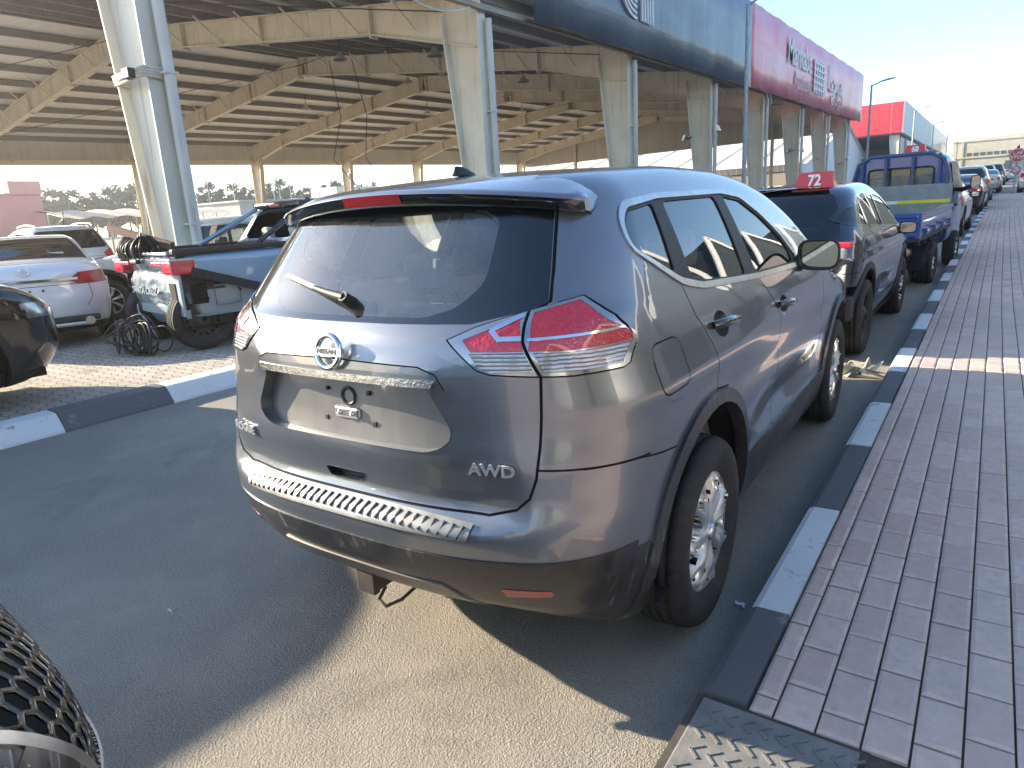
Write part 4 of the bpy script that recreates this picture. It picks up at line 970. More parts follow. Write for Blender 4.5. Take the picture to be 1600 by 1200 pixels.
    # badge and lettering
    gy = lambda x, z: float(B.project(np.array([[x, -.9, z]]))[0, 1]); sl = lambda x, z: Vector((0, gy(x, z+.02)-gy(x, z-.02), .04)).normalized()
    e = MB(); y0 = gy(0, 1.148); u = sl(0, 1.148); n0 = Vector((1, 0, 0)).cross(u).normalized(); n0 = n0 if n0.y < 0 else -n0; o0 = Vector((0, y0, 1.148))+n0*.026
    e.tube([o0+Vector((1, 0, 0))*(.050*math.cos(a))+u*(.050*math.sin(a)) for a in [2*math.pi*k/40 for k in range(40)]], .0095, 10, closed=True)
    e.beam(o0-Vector((.061, 0, 0)), o0+Vector((.061, 0, 0)), .014, .024, upv=u)
    eo = e.build('badge', [M['chrome'], P_], tg)
    lettering('badge_lettering', 'NISSAN', .0235, frame_m(o0+n0*.008, (1, 0, 0), u), M['gloss'], eo, depth=.0012, bold=.0006, sx=1.05)
    for txt, x, z, sz, k in (('AWD', .548, .838, .046, 1.25), ('ROGUE', -.560, .822, .042, 1.1)):
        xa = Vector((.1, gy(x+.05, z)-gy(x-.05, z), 0)).normalized(); o1 = Vector((x, gy(x, z), z)); n1 = xa.cross(sl(x, z)).normalized()
        n1 = n1 if n1.y < 0 else -n1
        lettering('model_lettering', txt, sz, frame_m(o1+n1*.004, xa, sl(x, z)), M['silver'], tg, depth=.004, bold=.0012, sx=k)
    # screws and sockets in the plate recess
    k = MB(); py = gy(0, .98)+.038
    k.lathe([(0, .012), (.020, .010), (.022, .0), (.030, -.004), (.032, 0)], 24, 0, axis='y', M=Matrix.Translation((.008, py, 1.0)))
    for x, z, r_ in ((-.085, 1.018, .006), (.10, 1.018, .007), (-.10, .92, .008), (.115, .92, .009)): k.bbox((x-r_, py-.005, z-r_), (x+r_, py+.01, z+r_), .002, 0)
    k.bbox((-.055, py-.010, .928), (.055, py+.01, .966), .008, 1)
    for x in (-.028, .028): k.lathe([(0, -.014), (.007, -.013), (.009, -.006), (.009, 0)], 12, 2, axis='y', M=Matrix.Translation((x, py-.004, .947)))
    k.build('plate_fixings', [M['black'], M['satin'], M['chrome']], tg)
    # bumper step plate with ribs
    def stp(u, v):
        x = -.50+u*1.0; z0 = .648+.044*v; p = B.project(np.array([[x, -.97+.075*v, z0]]))[0]; q = B.normals(p[None])[0]; return tuple(p+q*.006)
    st = MB(); st.grid(stp, 40, 4, 0, True)
    for i in range(30):
        x0 = -.47+i*.0325
        for v0, v1 in ((.30, .85),):
            a = Vector(stp((x0+.5), v0)); b = Vector(stp((x0+.5), v1)); st.beam(a+Vector((-.006, -.001, .001)), b+Vector((.006, -.001, .001)), .008, .004, 1)
    st.build('step_plate', [flat('dusty_step_metal', (.30, .295, .28), .5, .25, 18, metal=.6), M['seam']], root)
    # wiper
    wp = [(-.004, 1.262), (-.09, 1.288), (-.17, 1.314), (-.352, 1.378)]; pts = []
    for x, z in wp:
        p = B.project(np.array([[x, -.75, z]]))[0]; q = B.normals(p[None])[0]; pts.append((Vector(p), Vector(q)))
    wi = MB(); wi.tube([pts[0][0]+pts[0][1]*.03, pts[1][0]+pts[1][1]*.028, pts[2][0]+pts[2][1]*.022], [.016, .012, .009], 8); wi.tube([pts[0][0]-pts[0][1]*.01, pts[0][0]+pts[0][1]*.04], [.021, .017], 14)
    bl_ = MB(); a, b = pts[1][0]*.6+pts[2][0]*.4+pts[1][1]*.014, pts[3][0]+pts[3][1]*.014; bl_.beam(a, b, .016, .026, upv=tuple(pts[2][1])); bl_.beam(a+pts[2][1]*-.012, b+pts[2][1]*-.012, .004, .012, upv=tuple(pts[2][1]))
    wo = wi.build('rear_wiper', M['black'], root); bl_.build('wiper_blade', M['black'], wo)
    # tow hitch
    h = MB(); Mh = Matrix.Translation((0, 0, 0))
    for lo, hi in (((-.034, -.86, .315), (.034, -.35, .323)), ((-.034, -.86, .375), (.034, -.35, .383)), ((-.034, -.86, .323), (-.026, -.35, .375)), ((.026, -.86, .323), (.034, -.35, .375))): h.box(lo, hi)
    h.bbox((-.040, -.862, .309), (.040, -.835, .389), .004); h.box((-.025, -.5, .323), (.025, -.49, .375))
    h.tube([(.03, -.80, .31), (.035, -.84, .285), (.075, -.85, .275), (.10, -.80, .28), (.10, -.72, .29), (.04, -.66, .31)], .006, 6); h.tube([(-.5, -.45, .34), (.5, -.45, .34)], .03, 10)
    h.build('tow_hitch', M['rust'], root)
    # roof antenna, rails of the roof joint
    an = MB()
    sec = [(.0, .005, .034, .085), (.014, .0, .026, .070), (.028, -.012, .014, .052), (.040, -.030, .007, .030), (.043, -.038, .003, .012)]
    rings = []
    for z, yo, hw, hl in sec: rings.append([(hw*math.cos(2*math.pi*k/16), yo+hl*math.sin(2*math.pi*k/16), z) for k in range(16)])
    an.add([p for r_ in rings for p in r_], [(i*16+k, i*16+(k+1) % 16, (i+1)*16+(k+1) % 16, (i+1)*16+k) for i in range(4) for k in range(16)], 0, True)
    ao = an.build('antenna_fin', M['black'], root); ao.location = (0, -.15, 1.672); ao.scale = (.85, .85, .8)
    fp = S.P
    return root
rogue = build_rogue()
# ------------------------------------------------------------------ the other vehicles, on two body plans
def plan_body(kind, L, W, H, ro, extra=None, h=1.0):
    """Body for an SUV, hatch or saloon; y runs from -ro (rear) to L-ro"""
    T = lambda t: -ro+L*t; e = L-ro
    if kind == 'sedan':
        rear = [(.10, .30), (.18, .12), (.28, .03), (.42, 0), (.55, .01), (.66, .03), (.73, .07), (.78, .2), (.9, .9), (1.1, 1.3)]
        top = [(-.05, .70), (0, .735), (.04, .755), (.15, .765), (.185, .785), (.27, .91), (.36, .982), (.46, 1.0), (.54, .98), (.61, .90), (.68, .79), (.72, .735), (.80, .70), (.90, .645), (.97, .56), (1.02, .42)]
        half = [(.08, .84), (.2, .94), (.35, .985), (.5, 1.), (.60, .985), (.67, .95), (.72, .90), (.8, .82), (.9, .73), (.97, .66), (1.05, .56)]
    else:
        k = {'suv': 1., 'coupe': 1.35, 'mpv': .6}[kind]
        rear = [(.12, .28), (.2, .12), (.3, .03), (.40, 0), (.48, .02), (.55, .05), (.63, .09*k), (.70, .16*k), (.80, .29*k), (.90, .42*k), (.97, .53*k), (1.05, .62*k)]
        top = [(-.05, .93), (.05, .955), (.15, .985), (.3, 1.), (.42, .99), (.52, .94), (.60, .85), (.67, .745), (.72, .70), (.80, .665), (.90, .615), (.96, .55), (1.01, .42)]
        if kind == 'coupe': top = [(-.05, .90), (.05, .935), (.15, .965), (.3, .99), (.42, 1.), (.52, .965), (.60, .87), (.67, .765), (.72, .715), (.80, .69), (.90, .645), (.96, .57), (1.01, .44)]
        half = [(.1, .86), (.2, .94), (.35, .985), (.5, 1.), (.58, .985), (.64, .955), (.70, .905), (.8, .83), (.9, .75), (.97, .685), (1.05, .58)]
    if kind == 'coupe': half = [(.1, .86), (.2, .94), (.35, .985), (.5, 1.), (.58, .99), (.66, .965), (.72, .925), (.8, .87), (.9, .80), (.97, .745), (1.05, .64)]
    rear = [(z*H, -ro+d) for z, d in rear]; front = [(z*H, e-d) for z, d in [(.12, .3), (.2, .1), (.32, 0), (.45, .01), (.53, .06), (.60, .16), (.70, .4)]]
    wb = L*.58
    def ex(y, z):
        q = 0
        for wy in (0., wb): q = q+.014*np.exp(-((np.hypot(y-wy, z-.34)-.40)/.07)**2)*sstep(.2, .5, z)
        q = q-.016*np.exp(-((z-.36*H)/.10)**2)*sstep(.35, .9, y)*(1-sstep(wb-.9, wb-.4, y))+.010*np.exp(-((z-.56*H)/.035)**2)
        if extra is not None: q = q+extra(y, z)
        return q
    return Body(rear=rear, rearc=[(.2, .34), (1.2, .40), (1.6, .6)], front=front, frontc=[(.2, .38), (1.2, .40)], half=[(z*H, q*W/2) for z, q in half],
        plan=[(-ro-.1, .93), (-.5, .965), (0, .99), (.8, 1.), (wb*.8, 1.), (wb, .985), (e-.4, .94), (e, .88)], top=[(T(t), z*H) for t, z in top], crown=[(-ro, .07), (wb*.5, .06), (wb, .08), (e, .12)],
        zb=.2, lim=((-W/2-.08, -ro-.08, .1), (W/2+.08, e+.08, H+.06)), extra=ex, rr=.2, rs=.09, rf=.2), wb
def car(name, label, cat, kind, dims, colr, loc, rz, h=.04, metal=.3, rough=.22, dust=.25, rim='ten', group=None, low=False, glass_m=None, cut=None, seats=True, lampcol=None, Rt=.345, rimm=None, rails=False, rear_rim=None, trim=None, headm=None):
    L, W, H, ro = dims; B, wb = plan_body(kind, L, W, H, ro); T = lambda t: -ro+L*t; e = L-ro
    root = empty(name, (loc[0], loc[1], loc[2] if len(loc) > 2 else zg(loc[1])), rz); tag(root, label, cat, group)
    if len(loc) <= 2: root.rotation_euler = (R(1.146) if False else 0, 0, rz)
    P_ = colr if not isinstance(colr, tuple) else paint(name+'_paint', colr, metal, rough, dust, zmax=.8); S = Shell(B, h); G = glass_m or M['tint']
    for y in (0, wb):
        if not low: S.carve(circle2((y, Rt+.01), Rt+.15, 32), 'x', 'arch_trim')
        S.carve(circle2((y, Rt+.01), Rt+.085, 30), 'x', 'gone', face=.05)
    S.carve([(-ro-.2, .30), (e+.2, .30), (e+.2, .05), (-ro-.2, .05)], 'x', 'sill', only=[None], face=-1)
    if kind == 'sedan':
        dlo = [(T(.215), .79*H), (T(.265), .87*H), (T(.33), .935*H), (T(.42), .958*H), (T(.52), .945*H), (T(.60), .865*H), (T(.69), .715*H), (T(.68), .69*H), (T(.3), .715*H), (T(.22), .755*H)]; bp = T(.47)
        rw = [(.60*W/2, .775*H), (.66*W/2, .80*H), (.58*W/2, .93*H), (.52*W/2, .955*H)]; rax = 'z'
    else:
        dlo = [(T(.075), .735*H), (T(.115), .85*H), (T(.155), .905*H), (T(.3), .93*H), (T(.42), .925*H), (T(.52), .885*H), (T(.60), .80*H), (T(.675), .685*H), (T(.66), .655*H), (T(.3), .675*H), (T(.13), .70*H)]; bp = T(.42)
        if kind == 'coupe': dlo = [(T(.10), .775*H), (T(.14), .84*H), (T(.22), .88*H), (T(.34), .915*H), (T(.43), .925*H), (T(.52), .895*H), (T(.60), .81*H), (T(.685), .70*H), (T(.66), .665*H), (T(.3), .72*H), (T(.13), .745*H)]
        rw = [(.70*W/2, .675*H), (.78*W/2, .70*H), (.735*W/2, .80*H), (.64*W/2, .915*H), (.58*W/2, .925*H)]; rax = 'y'
    S.carve(rounded(dlo, .05, 3), 'x', 'window_trim')
    c0 = (sum(p[0] for p in dlo)/len(dlo), sum(p[1] for p in dlo)/len(dlo)); ins = [(c0[0]+(a-c0[0])*.965, c0[1]+(b_-c0[1])*.86) for a, b_ in dlo]
    S.carve(rounded(ins, .05, 3), 'x', 'side_glass'); bps = [T(.235), bp] if kind != 'sedan' else [bp]
    for q in bps: S.carve([(q-.035, .6*H), (q+.035, .6*H), (q-.005, H), (q-.075, H)], 'x', 'pillar', only=['side_glass'])
    if kind == 'sedan': S.carve(sym([(.80*W/2, T(.185)), (.72*W/2, T(.25)), (.60*W/2, T(.335))]), 'z', 'rear_glass', only=[None], face=.2)
    else: S.carve(rounded(sym(rw), .05, 3), 'y', 'rear_glass', only=[None])
    S.carve(sym([(.80*W/2, T(.685)), (.70*W/2, T(.60)), (.62*W/2, T(.52)), (.3*W/2, T(.505))])[::1], 'z', 'windscreen', only=[None], face=.25)
    if not low:
        for q in (bp, T(.665)): S.seam([(q-.01, .69*H), (q+.01, .30)], .008, 'x', only=[None])
        S.seam([(T(.155), .68*H), (T(.19), .50*H), (T(.22), .44*H)], .008, 'x', only=[None])
    if kind == 'sedan': tl = [(.50*W/2, .60*H), (.62*W/2, .655*H), (1.1*W/2, .665*H), (1.1*W/2, .555*H), (.60*W/2, .555*H)]
    else: tl = [(.62*W/2, .60*H), (.80*W/2, .65*H), (1.1*W/2, .65*H), (1.1*W/2, .50*H), (.85*W/2, .50*H), (.66*W/2, .545*H)]
    hl = [(.55*W/2, .50*H), (1.1*W/2, .54*H), (1.1*W/2, .46*H), (.6*W/2, .435*H)]
    for s in (1, -1):
        fx = (lambda p: p) if s > 0 else mir
        S.carve(fx(tl), 'y', 'tail', only=[None], face=.16); S.carve(fx(hl), '-y', 'head', only=[None], face=.28)
        if not low: S.seam(fx(tl), .006, 'y', closed=True, only=[None, 'tail'])
    if not low: S.seam(sym([(.2, .36*H), (.66*W/2, .36*H), (.74*W/2, .44*H), (.72*W/2, .56*H)])[1:-1], .008, 'y', only=[None])
    S.carve(sym([(.22, .50*H), (.45*W/2, .49*H), (.50*W/2, .36*H), (.2, .31*H)]), '-y', 'grille', only=[None])
    if cut: cut(S, T, H, W)
    S.done()
    bo = S.part(None, 'body', P_, root); S.part('sill', 'lower_trim', M['black'], root, .004); S.part('seam', 'panel_gaps', M['seam'], root, -.003)
    [S.part('arch_trim', 'arch_trim', P_ if kind == 'sedan' else M['black'], root, .006, .03, side=s, keep=lambda c, fr=fr: (c[1] > wb/2) == fr) for s in (1, -1) for fr in (False, True)]; S.part('grille', 'grille', M['black'], root, -.004)
    for s in (1, -1):
        S.part('window_trim', 'window_trim', trim or (M['satin'] if not low else M['gloss']), root, .003, .01, side=s); S.part('pillar', 'pillar_trim', M['gloss'], root, .001, side=s); S.part('side_glass', 'side_window', G, root, -.004, side=s)
        t_ = S.part('tail', 'tail_light', lampcol or M['redlens'], root, .004, .01, side=s); S.part('head', 'headlight', headm or M['lampbody'], root, .004, .01, side=s)
    S.part('rear_glass', 'rear_window', G, root, -.003); S.part('windscreen', 'windscreen', G, root, -.003)
    for k in list(S.groups):
        if isinstance(k, str) and k.startswith('x_'): root[k] = 1
    for y in (0, wb):
        for s in (-1, 1):
            w = MB(); w.lathe([(.05, s*W*.27), (Rt+.09, s*W*.27), (Rt+.09, s*W*.46)], 28, M=Matrix.Translation((0, y, Rt+.01)))
            w.v = [(p[0], p[1], max(p[2], .22)) for p in w.v]; w.build('wheel_well', M['under'], root)
    u = MB(); u.box((-W*.4, -ro+.25, .23), (W*.4, e-.3, .30)); u.build('underbody', M['under'], root)
    for y in (0, wb):
        for s in (1, -1): wheel(root, s*(W/2-.015), y, Rt, Rt, Rt*.66, .215, (rear_rim or rim) if y == 0 else rim, side=s, tread=False, cover_m=(M['black'] if rear_rim and y == 0 else rimm))
    if seats:
        cabin(root, T(.1), T(.70), W*.40, .4, .60*H)
        for x in (-.37, .37): seat(root, x, T(.27), .5, .5, back=.5); seat(root, x, T(.47), .5, .48, back=.54)
    for s in (1, -1): mirror(root, Vector((s*(W/2+.06), T(.635), .665*H)), (.18, .10, .13), s, P_ if not low else M['gloss'], foot=(s*W*.46, T(.645), .645*H))
    if rails:
        r_ = MB()
        for s in (1, -1): r_.tube([(s*.60*W/2, T(t), float(B.top(T(t)))-.07*.3*.3+z) for t, z in ((.12, .0), (.14, .04), (.3, .045), (.44, .04), (.46, 0))], .016, 8)
        r_.build('roof_rail', M['satin'], root)
    return root, S, B, P_, T
def roof_sign(x, y, z, rz, num, label, s=1.0):
    o = empty('number_sign', (x, y, z), rz); tag(o, label, 'sign')
    b = MB(); p = [(-.19*s, 0), (.19*s, 0), (.15*s, .17*s), (-.15*s, .17*s)]; b.add([(a, -.075*s*(1 if c == 0 else .6), c) for a, c in p]+[(a, .075*s*(1 if c == 0 else .6), c) for a, c in p], [(0, 1, 2, 3), (7, 6, 5, 4), (0, 4, 5, 1), (1, 5, 6, 2), (2, 6, 7, 3), (3, 7, 4, 0)])
    b.bbox((-.205*s, -.09*s, -.012), (.205*s, .09*s, .012), .006); b.build('sign_box', M['redbox'], o)
    for sg in (-1, 1): lettering('sign_number', num, .145*s, frame_m((0, sg*.0655*s, .088*s), (-sg, 0, 0), (0, -sg*.18, 1)), M['white'], o, depth=.0035, bold=.004, sx=.85)
    return o
# --- navy coupe SUV ahead of the grey one: rear bumper gone, lamp cracked
def evq_cut(S, T, H, W):
    for s in (1, -1): S.carve([(s*.5, .7), (s*1.2, .7), (s*1.2, 1.2), (s*.5, 1.2)], 'y', None, only=['tail'], face=.05)
    S.carve([(-1.2, .30), (1.2, .30), (1.2, .70), (-1.2, .70)], 'y', 'x_rear_structure', only=[None, 'sill', 'tail'])
    S.carve(sym([(.60*W/2, .925*H), (.56*W/2, .965*H)]), 'y', 'x_lip', only=[None])
NAVY = paint('navy_paint', (.008, .016, .045), .15, .14, .05, zmax=.5)
evq, S_, B_, P_, T_ = car('parked_coupe_suv', 'glossy navy SUV with rear bumper torn off and number 72 on its roof', 'car', 'coupe', (4.36, 1.90, 1.635, .78), NAVY, (-.20, 4.97), R(-1.2), h=.035, rim='five', dust=.1, glass_m=glass('dark_privacy_glass', (.10, .13, .14)), cut=evq_cut, Rt=.36, rear_rim='steel', trim=M['gloss'])
S_.part('x_rear_structure', 'rear_structure', flat('bare_dark_panel', (.03, .03, .032), .45, .5, 12, metal=.3), evq, -.06, -.05)
b = MB(); b.beam((-.70, -.70, .50), (.70, -.70, .50), .10, .12); b.tube([(.55, -.66, .62), (.74, -.70, .48), (.80, -.55, .34), (.72, -.5, .28)], .02, 6); b.bbox((.72, -.62, .40), (.90, -.42, .62), .03); b.build('bumper_bar', M['black'], evq)
b = MB(); b.bbox((.52, -.60, 1.045), (.88, -.50, 1.10), .012, 0); b.bbox((.58, -.61, .95), (.84, -.52, 1.05), .02, 1); b.build('broken_lamp', [M['redlens'], M['clearlens']], evq)
for o in [o for o in evq.children if o.name.startswith('wheel') and not o.name.startswith('wheel_')]:
    pass
b = MB(); b.beam((-.12, -.73, 1.095), (.02, -.735, 1.095), .004, .02); b.build('model_lettering', M['chrome'], evq)
roof_sign(.185, 5.2, 1.565, R(-3), '72', 'red wedge-shaped sign reading 72 on the roof of the navy SUV', 1.0)
# --- blue flatbed lorry ahead of it
def build_truck():
    root = empty('flatbed_truck', (.10, 10.25, zg(10.25)), R(-4.5)); root.rotation_euler = (R(1.1), 0, R(-4.5))
    tag(root, 'blue drop-side flatbed truck with grey headboard and yellow reflective stripe', 'truck')
    BL = paint('truck_blue', (.03, .075, .30), .1, .3, .22, zmax=1.0); G_ = M['clearglass']; GP = flat('grey_board', (.22, .25, .245), .5, .2, 5)
    y0, y1, w = -1.35, 1.62, .84; zf = .80
    b = MB(); b.box((-w, y0, zf-.06), (w, y1, zf)); 
    for x in (-.36, .36): b.box((x-.05, y0+.1, .50), (x+.05, 3.1, .64))
    for k in range(6): b.box((-w+.02, y0+.2+.5*k, zf-.13), (w-.02, y0+.26+.5*k, zf-.06))
    b.build('load_bed', flat('bed_frame', (.05, .055, .07), .7, .3, 8), root)
    def side(name, a, c, hgt=.33, horiz=True):
        a, c = Vector(a), Vector(c); d = (c-a).normalized(); n = Vector((d.y, -d.x, 0)); q = MB(); L = (c-a).length
        prof = [(0, 0), (.012, .02), (.012, .05), (-.004, .07), (-.004, .12), (.012, .14), (.012, .19), (-.004, .21), (-.004, .26), (.018, .275), (.018, hgt), (-.03, hgt), (-.03, 0)]
        v = [p+n*o_+Vector((0, 0, z)) for p in (a, c) for o_, z in prof]; m_ = len(prof)
        q.add(v, [(i, (i+1) % m_, m_+(i+1) % m_, m_+i) for i in range(m_)]+[tuple(range(m_)), tuple(range(2*m_-1, m_-1, -1))])
        for k in range(4): p = a+(c-a)*((k+.5)/4); q.box(p+n*.018-Vector((.03, .03, -.02)), p+n*.018+Vector((.03, .03, .10)))
        return q.build(name, BL, root)
    side('side_board', (w, y0, zf), (w, y1, zf)); side('side_board', (-w, y1, zf), (-w, y0, zf)); tb = side('tail_board', (-w, y0-.02, zf), (w, y0-.02, zf))
    b = MB(); b.bbox((.33, y0-.048, zf+.17), (.62, y0-.038, zf+.205), .002); b.build('name_plate', M['sticker'], tb)
    b = MB()
    for s in (-1, 1): b.bbox((s*w-.03, y0-.06, zf-.02), (s*w+.03, y0+.0, zf+.335), .01)
    b.build('corner_post', BL, root)
    # headboard with stripe and guard bars
    b = MB(); b.bbox((-w+.05, y1+.01, zf), (w-.02, y1+.05, zf+.66), .01); hb = b.build('headboard', GP, root)
    st = MB(); n = 6
    for k in range(n): xa, xb = -w+.06+(2*w-.1)*k/n, -w+.06+(2*w-.1)*(k+1)/n; st.bbox((xa, y1+.003, zf+.345), (xb, y1+.0085, zf+.40), .002, 0 if k != 2 else 1)
    st.build('reflective_stripe', [flat('reflective_yellow', (.72, .66, .02), .35, .1), M['sticker']], hb)
    b = MB()
    for x in (-.60, -.22, .20, .60): b.box((x-.022, y1+.02, zf+.66), (x+.022, y1+.05, 1.97-.02*abs(x)))
    b.tube([(-.72, y1+.035, zf+.64), (-.74, y1+.035, 1.55), (-.66, y1+.035, 1.86), (-.45, y1+.035, 1.97), (.45, y1+.035, 1.97), (.66, y1+.035, 1.86), (.74, y1+.035, 1.55), (.72, y1+.035, zf+.64)], .03, 8)
    b.build('guard_bars', flat('guard_blue', (.05, .075, .16), .5, .2, 5), hb)
    # cab: rounded box lofted along y
    sec = [(y1+.14, .96, 1.93, .78), (y1+.20, 1.0, 1.97, .80), (y1+.9, 1.0, 1.985, .81), (y1+1.25, 1.0, 1.95, .80), (y1+1.55, 1.0, 1.45, .79), (y1+1.85, 1.0, 1.12, .77), (y1+1.95, .9, .95, .72)]
    def ring(y, k, zt, hw, n=40):
        out = []
        for i in range(n):
            a = 2*math.pi*i/n; c, q = math.cos(a), math.sin(a); zc, hh = (zt+.42)/2, (zt-.42)/2; p = .32 if q > 0 else .2
            z = zc+hh*math.copysign(abs(q)**p, q); tum = 1-.16*max(0, (z-1.15)/.85)**1.4
            out.append((hw*tum*math.copysign(abs(c)**.28, c), y, z))
        return out
    cb = MB(); rg = [ring(*s) for s in sec]; N = 40
    cb.add([p for r_ in rg for p in r_], [(i*N+k, i*N+(k+1) % N, (i+1)*N+(k+1) % N, (i+1)*N+k) for i in range(len(rg)-1) for k in range(N)], 0, True); cb.add(rg[-1], [tuple(range(N))], 0)
    # rear wall with an opening for the window
    rear = rg[0]; win = rounded([(-.50, 1.28), (.50, 1.28), (.50, 1.74), (-.50, 1.74)], .08, 9); win = [(.5*math.copysign(1, math.cos(a))*min(1, abs(math.cos(a))*1.35), 1.51+.235*math.copysign(1, math.sin(a))*min(1, abs(math.sin(a))*1.35)) for a in [2*math.pi*i/N for i in range(N)]]
    cb.add(rear+[(x, sec[0][0], z) for x, z in win], [(k, N+k, N+(k+1) % N, (k+1) % N) for k in range(N)], 0)
    cab = cb.build('cab', BL, root)
    g = MB(); g.add([(x, sec[0][0]+.01, z) for x, z in win], [tuple(range(N))]); g.build('rear_window', glass('pale_rear_glass', (.80, .84, .84), dust=.6), cab)
    f = MB(); f.tube([(x*1.02, sec[0][0]-.004, 1.51+(z-1.51)*1.03) for x, z in win], .016, 6, closed=True); f.box((-.17, sec[0][0]-.012, 1.28), (-.15, sec[0][0]+.012, 1.74)); f.box((.15, sec[0][0]-.012, 1.28), (.17, sec[0][0]+.012, 1.74)); f.build('window_seal', M['rubber'], cab)
    for s in (1, -1):
        sw = MB(); yy = [y1+.42, y1+1.08, y1+1.50]; pt = [(y1+.36, 1.25), (y1+.36, 1.76), (y1+.50, 1.82), (y1+1.12, 1.80), (y1+1.50, 1.34), (y1+1.50, 1.25)]
        wx = lambda z: s*(.81*(1-.16*max(0, (z-1.15)/.85)**1.4)+.004)
        sw.add([(wx(z), y, z) for y, z in pt], [tuple(range(6))]); sw.build('side_window', M['gloss'], cab)
        d = MB(); d.bbox((s*.80-.02, y1+.62, 1.05), (s*.80+.035, y1+.76, 1.09), .008); d.build('door_handle', M['black'], cab)
        mirror(root, Vector((s*1.0, y1+1.35, 1.42)), (.15, .06, .26), s, M['black'], foot=(s*.78, y1+1.5, 1.3))
        fl = MB(); fl.lathe([(0, -.03), (.055, -.025), (.06, 0)], 20, 1, 'y', Matrix.Translation((s*.70, y0-.02, .60))); fl.lathe([(.058, -.02), (.07, -.012), (.07, .03)], 20, 0, 'y', Matrix.Translation((s*.70, y0-.02, .60))); fl.bbox((s*.50-.11, y0-.03, .54), (s*.50+.11, y0+.03, .66), .015, 0); fl.build('rear_lamp', [M['black'], lens('amber_lens_pale', (.75, .45, .28))], root)
        mf = MB(); mf.box((s*.62-.17, -.52, .26), (s*.62+.17, -.50, .62)); mf.build('mud_flap', M['rubber'], root)
    ws = MB(); ws.add([(-.66, y1+1.27, 1.86), (.66, y1+1.27, 1.86), (.70, y1+1.60, 1.36), (-.70, y1+1.60, 1.36)], [(0, 1, 2, 3)]); ws.build('windscreen', M['clearglass'], cab)
    b = MB(); b.bbox((-w+.1, y0-.04, .48), (w-.1, y0+.02, .56), .01); b.box((-.55, -.3, .45), (.55, .1, .6)); b.bbox((.40, .45, .42), (.75, 1.1, .66), .03); b.tube([(-.7, 0, .33), (.7, 0, .33)], .05, 10); b.build('chassis_parts', M['under'], root)
    for s in (1, -1):
        wheel(root, s*.86, 0, .31, .31, .19, .30, 'seven', side=s, tread=False); wheel(root, s*.86, 2.45, .31, .31, .19, .19, 'seven', side=s, tread=False)
    for x in (-.38, .38): seat(root, x, y1+.55, .85, .45, back=.55)
    return root
truck = build_truck()
roof_sign(.36, 12.9, zg(12.9)+1.99, R(-4), '68', 'red number sign reading 68 on the cab roof of the blue truck', .95)
# --- cars parked further up the kerb
far_cars = [
 ('parked_estate', 'pale silver car with dented door just ahead of the blue truck', 'suv', (4.3, 1.76, 1.52, .8), (.62, .63, .64), (.18, 18.9), -2),
 ('parked_saloon', 'black saloon with red tail lights, between silver car and cream car', 'sedan', (4.6, 1.80, 1.45, .95), (.012, .012, .014), (.42, 29.0), -2),
 ('parked_suv', 'cream SUV with a dark rear window beyond the black saloon', 'suv', (4.6, 1.86, 1.72, .9), (.60, .56, .44), (.50, 35.3), -2),
 ('parked_saloon', 'white car with green tinted rear window near the kerb end', 'sedan', (4.5, 1.78, 1.46, .95), (.74, .75, .74), (.98, 51.5), -2),
 ('parked_suv', 'dark blue SUV far up the kerb, beyond the white car', 'suv', (4.7, 1.86, 1.74, .9), (.02, .035, .08), (.70, 60), -2),
 ('parked_suv', 'farthest dark grey SUV at the top of the kerb row', 'suv', (4.7, 1.86, 1.78, .9), (.05, .055, .06), (1.25, 70), -2)]
for nm, lb, kd, dm, cl, lc, a in far_cars: car(nm, lb, 'car', kd, dm, cl, lc, R(a), h=.075, low=True, seats=False, dust=.1, group='cars parked along the kerb', rim='ten', glass_m=M['gloss'] if 'green' not in lb else flat('green_tinted_glass', (.05, .22, .20), .08, .1, 3, coat=1))
car('parked_suv', 'white SUV seen from behind beside the stop sign', 'car', 'suv', (4.8, 1.92, 1.75, .95), (.72, .73, .72), (3.62, 48.6), R(-3), h=.06, low=True, seats=False, dust=.1, glass_m=M['gloss'])
car('passing_car', 'small white car crossing the street far away, seen from its side', 'car', 'sedan', (4.4, 1.76, 1.48, .9), (.74, .74, .72), (2.2, 84), R(78), h=.08, low=True, seats=False, dust=.05, glass_m=M['gloss'])
# --- left of the street
LZ = .15
car('parked_suv', 'black SUV nosing forward along the left kerb, its front wheel near the edge', 'car', 'coupe', (4.5, 1.88, 1.66, .85), (.014, .012, .016), (-5.80, -3.15, LZ), R(0), h=.035, rim='five', dust=.1, metal=.3, rough=.12, Rt=.36, trim=M['gloss'], headm=M['lampbody'])
wsed, S1, B1, P1, T1 = car('parked_saloon', 'white saloon seen from behind with plate removed and a wide exhaust', 'car', 'sedan', (4.75, 1.84, 1.44, 1.0), paint('white_paint', (.86, .87, .88), .0, .25, .15), (-9.02, 1.68, LZ), R(68), h=.04, rim='ten', glass_m=M['tint'], Rt=.335, lampcol=M['redlens2'])
b = MB(); b.beam((-.55, -.995, .875), (.55, -.995, .875), .02, .03); b.build('chrome_strip', M['chrome'], wsed)
b = MB(); b.tube([(.055*math.cos(a), -1.0, .985+.04*math.sin(a)) for a in [2*math.pi*k/20 for k in range(20)]], .008, 6, closed=True); b.build('badge', M['chrome'], wsed)
b = MB(); [b.box((x-.012, -1.012, .74), (x+.012, -.99, .765)) for x in (.02, .16)]; b.build('plate_holes', M['seam'], wsed)
